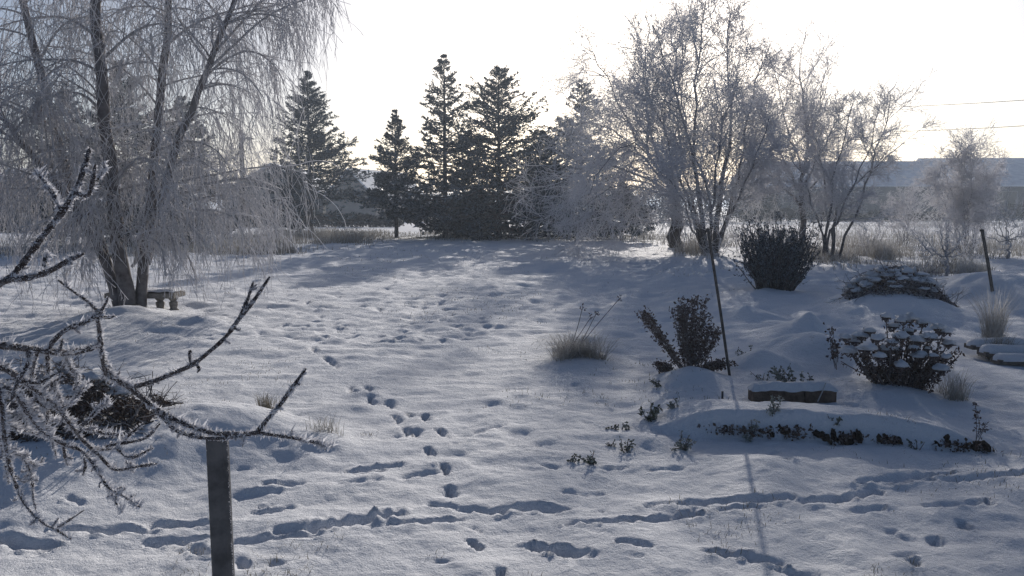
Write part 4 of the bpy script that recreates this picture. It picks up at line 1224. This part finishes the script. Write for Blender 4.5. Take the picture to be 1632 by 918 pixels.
# bare soil showing under the snow ridge
def soil(label, px, py, w, h, seed):
    R = np.random.default_rng(seed)
    Y = dist(py)
    c = P(px, py, Y); 
    d = (RB - RA) / np.hypot(*(RB - RA))
    yb = RA[1] + (c[0] - RA[0]) * d[1] / d[0]
    t = thing('soil_bank', label, 'bare soil', (c[0], yb + .02, 0), 'bare soil patches under the snow ridge')
    W, H = cm(w, yb), cm(h, yb)
    m = max(5, int(w / 3.5))
    mb = MB()
    for i in range(m):
        x = c[0] + W * ((i + .5) / m * 2 - 1) + R.normal(0, .01)
        yy = RA[1] + (x - RA[0]) * d[1] / d[0]
        zz = gz(x, yy - .02)
        lump(mb, (x, yy + .045 + R.normal(0, .02), zz + H * .3 + R.normal(0, H * .25)), (W / m * R.uniform(1.2, 2.6), .05, H * R.uniform(.2, .75)), R, 10, 8, .5, lo=-1.0)
    part('clods', mb, M['soil'], t, kind='stuff')
    mf = MB()
    q = 110
    x = c[0] + R.normal(0, W * .6, q); yy = RA[1] + (x - RA[0]) * d[1] / d[0] - .02
    leaves(mf, np.column_stack([x, yy + R.normal(0, .02, q), gzv(x, yy) + H * R.uniform(.1, 1.0, q)]), .03, R, up=-.3, frost=(-.2, .35), aspect=.6)
    part('withered_leaves', mf, M['dry'], t, smooth=False, kind='stuff')
soil('narrow dark soil patch at the left under the snow ridge', 1135, 668, 26, 12, 771)
soil('bare soil patch below the left end of the stone edging', 1180, 676, 28, 12, 772)
soil('dark soil hollow below the middle of the stone edging', 1228, 672, 20, 20, 773)
soil('dark soil hollow with leaves below the right end of the stone edging', 1295, 672, 36, 20, 774)
soil('longest bare soil strip at the right end of the ridge', 1490, 690, 42, 14, 775)
soil('small bare soil spot in the right half of the ridge', 1372, 680, 14, 10, 776)

# brown stone edging with snow on top
def stone_edging():
    R = np.random.default_rng(781)
    Y = dist(645) + .0
    xl, xr = P(1196, 630, Y)[0], P(1328, 630, Y)[0]
    zt, zb = P(1260, 617, Y)[2], P(1260, 640, Y)[2]
    t = thing('stone_edging', 'snow capped brown stone edging of two blocks on the bed', 'stone edging', ((xl + xr) / 2, Y, zb))
    xm = xl + (xr - xl) * .62
    for a, b, dz in ((xl, xm - .004, 0), (xm + .004, xr, -.004)):
        mb = MB()
        nx = 8
        # a block with softened, slightly uneven edges
        xs = np.linspace(a, b, nx); q = []
        prof = [(-.06, zb - .12), (-.066, zt - .02), (-.058, zt), (.058, zt), (.066, zt - .02), (.06, zb - .12)]
        for x in xs:
            for (yy, zz) in prof:
                q.append((x + R.normal(0, .001), Y + yy + R.normal(0, .002), zz + dz + R.normal(0, .002)))
        I = np.arange(nx * 6).reshape(nx, 6)
        f = np.stack([I[:-1, :-1], I[1:, :-1], I[1:, 1:], I[:-1, 1:]], -1).reshape(-1, 4)
        mb.add(q, f); mb.f.append(np.array([list(I[0]), list(I[-1][::-1])]))
        part('stone', mb, M['stone'], t, smooth=False)
    nx, ny = 44, 10
    xs, ys = np.linspace(xl - .012, xr + .012, nx), np.linspace(Y - .078, Y + .078, ny)
    XX, YY = np.meshgrid(xs, ys, indexing='ij')
    ed = np.minimum(1, np.minimum((XX - xl + .014) / .04, np.minimum((xr + .014 - XX) / .04, np.minimum((YY - Y + .08) / .05, (Y + .08 - YY) / .05))))
    ZZ = zt - .014 + .055 * np.sqrt(np.clip(ed, 0, 1)) + .030 * vnoise(XX * 9, YY * 11, 3) * np.clip(ed, 0, 1) + .014 * vnoise(XX * 27, YY * 27, 5) - .03 * np.clip(1 - ed, 0, 1) * (vnoise(XX * 14, XX * 0 + .5, 8) + .3)
    I = np.arange(nx * ny).reshape(nx, ny)
    mb = MB(); mb.add(np.stack([XX, YY, ZZ], -1).reshape(-1, 3), np.stack([I[:-1, :-1], I[1:, :-1], I[1:, 1:], I[:-1, 1:]], -1).reshape(-1, 4))
    part('snow_cap', mb, M['snow'], t)
    # pale straw leaning on the stone
    a, b = P(1303, 640, Y - .09), P(1316, 610, Y - .085)
    mb = MB(); tubes(mb, np.array([[a, (a + b) / 2 + [.004, 0, 0], b]]), np.full((1, 3), .005), 5, frost=np.full((1, 3), .9))
    solo('straw_stalk', mb, M['grass'], 'pale straw stalk leaning on the stone edging', 'stalk', tuple(a))
stone_edging()
a = P(1151, 642, dist(642)); a[2] = gz(a[0], a[1]) - .03
mb = MB(); tubes(mb, np.array([[a, a + [0, 0, .09]]]), np.full((1, 2), .009), 8, cap=True)
solo('short_peg', mb, M['pole'], 'short dark peg in the snow below the thin stake', 'peg', tuple(a))

# snowy planks at the right edge
R = np.random.default_rng(791)
Yp = dist(584)
pp = P(1588, 584, Yp)
t = thing('plank_stack', 'three planks under rounded snow at the right edge', 'planks', (pp[0] + .6, Yp, gz(pp[0] + .6, Yp)))
for i in range(3):
    y0 = Yp + .03 + i * .22
    x0, x1 = pp[0] - .01 * i, pp[0] + 1.3
    zb = gz(pp[0] + .6, y0) + .04 + .03 * i
    mb = MB(); mb.add(*boxv(((x0 + x1) / 2, y0, zb + .02), (x1 - x0, .16, .045))); po = part('plank', mb, M['wood'], t, smooth=False)
    nx, ny = 50, 12
    th = np.linspace(0, math.pi, ny)
    xs = np.linspace(x0 - .015, x1, nx)
    e = np.clip((xs - x0 + .016) / .07, .02, 1) ** .5
    kk = (1 + .35 * vnoise(xs * 5, xs * 0 + i, 4))
    V = np.stack([np.broadcast_to(xs[:, None], (nx, ny)), y0 - np.cos(th)[None, :] * .095 * e[:, None], zb + .03 + np.sin(th)[None, :] ** .6 * .075 * (e * kk)[:, None]], -1)
    I = np.arange(nx * ny).reshape(nx, ny)
    mb = MB(); mb.add(V.reshape(-1, 3), np.stack([I[:-1, :-1], I[1:, :-1], I[1:, 1:], I[:-1, 1:]], -1).reshape(-1, 4)); mb.f.append(np.array([list(I[0])]))
    part('snow_cap', mb, M['snow'], po, base=t)

# heaps of cut branches
def brush_heap(label, px, py, w, h, seed, n, leafn, leaf, frost, mat='dry', dark='bark', r=.006, tl=.5, snow=0):
    R = np.random.default_rng(seed)
    Y = dist(py)
    c = P(px, py, Y); z0 = gz(c[0], Y)
    t = thing('brush_heap', label, 'brush heap', (c[0], Y, z0), 'heaps of cut branches')
    W, H = cm(w, Y), cm(h, Y)
    a = R.uniform(0, 2 * math.pi, n); q = np.sqrt(R.random(n))
    x, y = c[0] + W * q * np.cos(a), Y + W * .6 * q * np.sin(a)
    st = np.column_stack([x, y, gzv(x, y) + H * (1 - q ** 2) * R.random(n)])
    d = np.column_stack([R.normal(0, 1, n), R.normal(0, 1, n), R.normal(.25, .4, n)])
    pl = grow(st, d, R.uniform(.3, 1.2, n) * tl, 7, .14, -.05, R)
    rd = taper(R.uniform(.5, 1.2, n) * r, np.full(n, r * .35), 7)
    mb = MB(); tubes(mb, pl, rd, 4, frost=np.full((n, 7), .35) + R.uniform(-.3, .3, (n, 1)))
    pos, dd, tt, rr, par = spawn(pl, rd, 3, .2, 1, 40, 12, R)
    tw = grow(pos, dd, R.uniform(.08, .25, len(pos)) * tl * 2, 5, .14, 0, R)
    tubes(mb, tw, taper(np.full(len(pos), r * .45), np.full(len(pos), r * .25), 5), 3, frost=R.uniform(.2, .8, (len(pos), 1)) * np.ones((1, 5)))
    part('branches', mb, M['bark'], t, kind='stuff')
    a = R.uniform(0, 2 * math.pi, leafn); q = np.sqrt(R.random(leafn))
    x, y = c[0] + W * .95 * q * np.cos(a), Y + W * .55 * q * np.sin(a)
    mf = MB(); leaves(mf, np.column_stack([x, y, gzv(x, y) + H * (1 - q ** 2) * R.random(leafn) * .95]), leaf, R, frost=frost, aspect=.6)
    part('withered_leaves', mf, M[mat], t, smooth=False, kind='stuff')
    ms = MB()
    for _ in range(snow):
        a = R.uniform(0, 2 * math.pi); q = math.sqrt(R.random()) * .85
        x, y = c[0] + W * q * math.cos(a), Y + W * .55 * q * math.sin(a)
        lump(ms, (x, y, gz(x, y) + H * (1 - q * q) * .85), (R.uniform(.03, .10), R.uniform(.03, .09), R.uniform(.015, .045)), R, 12, 8, .75, lo=-.5, freq=3.0)
    if snow:
        part('snow_patches', ms, M['snow'], t, kind='stuff')
    return t, c, W, H
brush_heap('heap of dark cut branches under the apple boughs at the left', 95, 722, 160, 100, 801, 260, 4200, .035, (-.25, .35), tl=.26, snow=16)
brush_heap('snow dusted heap of grass and branches behind the sedum', 1432, 500, 92, 40, 802, 260, 3600, .045, (-.1, .75), tl=.34, mat='dry', snow=60)
brush_heap('small tangle of dark withered stems on the snow behind the apple bough', 245, 650, 34, 22, 803, 60, 300, .03, (-.25, .3), tl=.25)

# ------------------------------------------------------------------ foreground: steel post and rimed apple boughs
Yp = 2.02
t0_, b0_ = P(344, 697, Yp), P(356, 918, Yp)
pz = gz(t0_[0], Yp) - .15
t = thing('steel_post', 'galvanised steel fence post in the foreground at the left', 'fence post', (t0_[0], Yp, pz))
w = cm(33, Yp)
mb = MB()
# open C section post: web towards the camera, two flanges, small lips
sec = [(-w / 2, w * .6), (-w / 2, .004), (-w / 2 + .004, 0), (w * .30, 0), (w / 2, .013), (w / 2, w * .6), (w / 2 - .003, w * .6), (w / 2 - .003, .016), (-w / 2 + .003, .003), (-w / 2 + .003, w * .6)]
ca, sa = math.cos(math.radians(9)), math.sin(math.radians(9))
zs = np.linspace(pz, t0_[2], 12)
V = np.array([[t0_[0] + x * ca - y * sa + .006 * (t0_[2] - z), Yp + x * sa + y * ca, z] for z in zs for x, y in sec])
I = np.arange(12 * 10).reshape(12, 10)
mb.add(V, np.stack([I[:-1], np.roll(I[:-1], -1, 1), np.roll(I[1:], -1, 1), I[1:]], -1).reshape(-1, 4))
mb.f.append(np.array([list(I[-1])]))
part('post_profile', mb, M['steel'], t, smooth=False)
Rr = np.random.default_rng(811)
mr = MB()
zz = Rr.uniform(pz + .3, t0_[2], 700)
sd = Rr.choice([-1, 1], 700)
pos = np.column_stack([t0_[0] + sd * w / 2 * ca + .006 * (t0_[2] - zz), Yp + sd * w / 2 * sa + Rr.uniform(0, .004, 700), zz])
leaves(mr, pos, .003, Rr, frost=(.2, .8), aspect=.6, dirs=np.column_stack([sd, -0.4 * np.ones(700), 0 * sd]))
xx = Rr.uniform(-w / 2, w / 2, 220)
leaves(mr, np.column_stack([t0_[0] + xx * ca, Yp + xx * sa, np.full(220, t0_[2])]), .006, Rr, up=1.2, frost=(.4, 1), aspect=.5)
part('rime', mr, M['rime'], t, smooth=False, kind='stuff')

def apple():
    R = np.random.default_rng(821)
    def dep(px, py):
        return 1.72 + .00042 * px + .10 * math.sin(px / 85.0 + py / 120.0)
    trunk_base = np.array([-2.35, 2.1, 0])
    t = thing('apple_tree', 'rimed apple boughs reaching in from the left edge, close to the camera', 'apple tree', tuple(trunk_base))
    # (points, thickness px start, end, extra depth at the tip)
    B = [([(-420, 470), (-150, 545), (-40, 556), (0, 551), (60, 558), (110, 562), (155, 552)], 26, 15, 0),
         ([(-420, 470), (-120, 520), (-30, 468), (20, 437), (60, 386), (100, 336), (122, 300), (136, 262), (143, 236)], 24, 13, 0),
         ([(100, 336), (78, 300), (58, 274)], 11, 9, .03), ([(118, 306), (140, 312), (148, 290), (152, 262)], 11, 9, -.03), ([(146, 300), (158, 283), (168, 268)], 9, 7, .04),
         ([(-30, 468), (10, 448), (40, 444), (75, 434), (110, 415), (134, 404)], 15, 12, -.04), ([(74, 434), (71, 415), (78, 402)], 11, 10, .02),
         ([(78, 556), (84, 545), (105, 525), (138, 512), (158, 500)], 14, 11, 0), ([(158, 500), (142, 482), (118, 465), (92, 446)], 9, 6, .05), ([(158, 500), (168, 484), (172, 474)], 10, 8, 0), ([(158, 502), (172, 506), (184, 503)], 8, 5, -.02),
         ([(100, 540), (96, 555), (90, 565)], 7, 5, -.02),
         ([(155, 505), (159, 530), (162, 560), (168, 590), (176, 600), (210, 616)], 11, 14, 0), ([(160, 552), (168, 580), (172, 612)], 10, 9, .03),
         ([(170, 590), (185, 605), (210, 616), (250, 605), (285, 591), (306, 581), (330, 563), (355, 541), (374, 518), (390, 489), (404, 449)], 15, 9, 0),
         ([(372, 520), (404, 480), (430, 441)], 11, 10, .02), ([(305, 582), (302, 566), (304, 558)], 8, 7, 0), ([(312, 580), (318, 588), (314, 594)], 7, 5, 0), ([(372, 522), (380, 526), (384, 524)], 6, 4, 0),
         ([(195, 608), (225, 632), (255, 655), (290, 674), (340, 690), (390, 692), (413, 690), (440, 694), (480, 700), (530, 712)], 16, 7, 0),
         ([(240, 646), (262, 668), (285, 688), (330, 699), (375, 697), (413, 690)], 10, 9, 0), ([(410, 691), (425, 670), (445, 648), (466, 618), (488, 587)], 13, 9, .02), ([(462, 624), (472, 612), (478, 614)], 5, 3, 0), ([(385, 692), (388, 704), (386, 712)], 5, 3, -.02),
         ([(-60, 570), (0, 585), (37, 606), (67, 629), (92, 650), (113, 675), (134, 702), (159, 726), (183, 748), (215, 744), (250, 739)], 15, 7, .02),
         ([(-20, 600), (24, 629), (46, 662), (73, 693), (101, 708), (131, 720), (153, 748), (171, 775), (195, 790), (224, 809)], 13, 4, -.10), ([(171, 775), (180, 795), (195, 816)], 5, 3, -.03), ([(165, 765), (158, 772), (160, 778)], 4, 3, 0), ([(180, 782), (190, 778), (196, 776)], 4, 3, 0), ([(200, 793), (212, 791), (218, 787)], 3, 2, 0),
         ([(-15, 575), (2, 641), (6, 687), (12, 732), (24, 772), (40, 806), (67, 833), (88, 844), (113, 859)], 12, 5, -.15), ([(90, 842), (112, 828), (134, 813)], 6, 5, .02),
         ([(131, 678), (153, 656), (174, 635)], 9, 9, .06), ([(126, 690), (134, 682), (165, 690), (195, 694)], 8, 7, .03), ([(145, 714), (153, 716), (183, 714), (207, 693), (229, 675)], 8, 8, .06), ([(168, 712), (190, 707), (214, 703), (235, 696), (255, 675)], 7, 7, .03),
         ([(185, 714), (192, 720), (210, 729), (244, 714)], 7, 6, -.03), ([(-10, 670), (9, 675), (37, 684), (67, 693)], 11, 9, .08), ([(75, 560), (79, 604), (92, 629), (101, 646)], 8, 8, .08), ([(98, 648), (116, 641), (131, 620), (141, 612)], 9, 8, .08),
         ([(37, 606), (61, 610), (92, 594)], 9, 8, -.05), ([(10, 715), (31, 723), (50, 757), (53, 793), (58, 815)], 6, 4, .03), ([(18, 722), (40, 729), (61, 742), (69, 729)], 6, 5, .03), ([(46, 556), (44, 580), (31, 604), (18, 638)], 11, 8, -.05),
         ([(60, 560), (52, 590), (46, 622)], 9, 7, .05), ([(100, 562), (112, 585), (125, 600), (118, 622)], 8, 7, .06), ([(24, 770), (30, 790), (20, 800)], 5, 3, 0), ([(24, 760), (40, 768), (52, 760)], 5, 4, 0),
         ([(101, 708), (104, 730), (108, 742)], 8, 6, 0), ([(131, 722), (136, 740), (132, 758)], 7, 5, 0), ([(140, 720), (150, 738), (146, 752)], 6, 4, .02), ([(60, 640), (75, 655), (74, 676)], 8, 7, .05), ([(0, 700), (10, 742), (14, 770)], 6, 5, .03),
         ([(-60, 640), (0, 655), (60, 670), (118, 668)], 9, 6, .18), ([(-40, 700), (20, 668), (70, 625), (90, 600)], 9, 6, .2), ([(-30, 610), (40, 640), (80, 690), (90, 730)], 8, 5, .2), ([(100, 600), (70, 622), (58, 660)], 7, 6, .15)]
    mbk, mr = MB(), MB()
    first = True
    def crystals(pl, rd, dens):
        seg = np.linalg.norm(np.diff(pl, axis=0), axis=1)
        m = int(seg.sum() * dens)
        if m < 4:
            return
        cs = np.concatenate([[0], np.cumsum(seg)])
        q = R.uniform(0, cs[-1], m)
        i = np.clip(np.searchsorted(cs, q) - 1, 0, len(pl) - 2)
        f = ((q - cs[i]) / seg[i])[:, None]
        p = pl[i] * (1 - f) + pl[i + 1] * f
        tg = nrm(pl[i + 1] - pl[i])
        o = nrm(np.cross(tg, R.normal(size=(m, 3))))
        # rime grows thicker on the windward side and in patches
        patch = .45 + 1.3 * np.clip(vnoise(q * 38, q * 0 + pl[0, 0] * 50, 6) + .35, 0, 1)
        wind = .35 + .9 * np.clip(o @ np.array([.6, .0, .7]), 0, 1) + .35 * np.clip(-o @ np.array([.6, .0, .7]), 0, 1)
        r = rd[i]
        ln = .0080 * patch * wind * np.minimum(R.lognormal(0, .5, m), 2.6)
        d = nrm(o + tg * R.normal(0, .35, (m, 1)))
        wv = nrm(np.cross(d, R.normal(size=(m, 3))))
        a = p + o * (r * .85)[:, None]
        wd = (.0009 + .12 * ln)[:, None]
        V = np.stack([a - wv * wd, a + wv * wd, a + d * ln[:, None]], 1).reshape(-1, 3)
        mr.add(V, np.arange(m * 3).reshape(-1, 3), np.repeat(R.uniform(.2, 1.0, m), 3))
    for (pts, w0, w1, off) in B:
        m = len(pts)
        w3 = np.array([list(P(q[0], q[1], dep(q[0], q[1]) + off * i / (m - 1))) for i, q in enumerate(pts)])
        if pts[0][0] < -300:
            w3[0] = trunk_base + np.array([0, 0, 1.15 if pts[1][1] > 530 else 1.3])
        L = np.linalg.norm(np.diff(w3, axis=0), axis=1).sum()
        n = max(10, int(L / .008))
        pl = resample(w3, n)
        ss = np.linspace(0, 1, n)
        kn = vnoise(ss * L * 40, ss * 0 + w0, 17) * .0014
        pl[1:-1] += np.cumsum(R.normal(0, .00018, (n - 2, 3)), axis=0) * np.sin(np.pi * ss[1:-1])[:, None]
        rd = (cm(1, 1.8) * .30 * (w0 + (w1 - w0) * ss)) + kn
        # buds: swollen rings
        for _ in range(max(1, int(L / .05))):
            rd += .0016 * np.exp(-((ss - R.random()) * L / .004) ** 2)
        rd[-3:] *= [.95, .85, .5]
        tubes(mbk, pl[None], rd[None], 9, frost=np.full((1, n), .06), cap=True)
        crystals(pl, rd, 3700)
        # spurs
        if L > .05:
            k = int(L / .045)
            pos, d, tt, rr, par = spawn(pl[None], rd[None], k, .12, .98, 62, 12, R)
            sl = R.uniform(.006, .020, k)
            sp = grow(pos, d, sl + .004, 5, .12, .06, R)
            sr = taper(np.full(k, .0024), np.full(k, .0022), 5); sr[:, -1] *= .5
            tubes(mbk, sp, sr, 6, frost=np.full((k, 5), .4))
            for j in range(k):
                crystals(sp[j], sr[j], 3500)
    # trunk, out of frame to the left
    mt = MB()
    tp = resample(np.array([trunk_base - [0, 0, .1], trunk_base + [.02, .02, .6], trunk_base + [0, 0, 1.32], trunk_base + [-.1, .1, 2.2]]), 16)
    tubes(mt, tp[None], np.linspace(.085, .045, 16)[None], 12, frost=np.full((1, 16), .25))
    part('trunk', mt, M['apple'], t)
    part('boughs', mbk, M['apple'], t)
    part('rime', mr, M['rime'], t, smooth=False, kind='stuff')
apple()


# ------------------------------------------------------------------ cold haze in the air
def haze():
    m = bpy.data.materials.new('haze_air')
    m.use_nodes = True
    nt = m.node_tree
    for n in list(nt.nodes):
        if n.type != 'OUTPUT_MATERIAL':
            nt.nodes.remove(n)
    v = nt.nodes.new('ShaderNodeVolumePrincipled')
    v.inputs['Color'].default_value = (0.70, 0.82, 1.0, 1)
    v.inputs['Density'].default_value = 0.0015
    v.inputs['Anisotropy'].default_value = 0.45
    nt.links.new(v.outputs[0], nt.nodes['Material Output'].inputs['Volume'])
    mb = MB()
    mb.add(*boxv((0, 950, 6.0), (16400, 3300, 15)))
    setting('haze', mb, m, 'stuff', smooth=False)
haze()
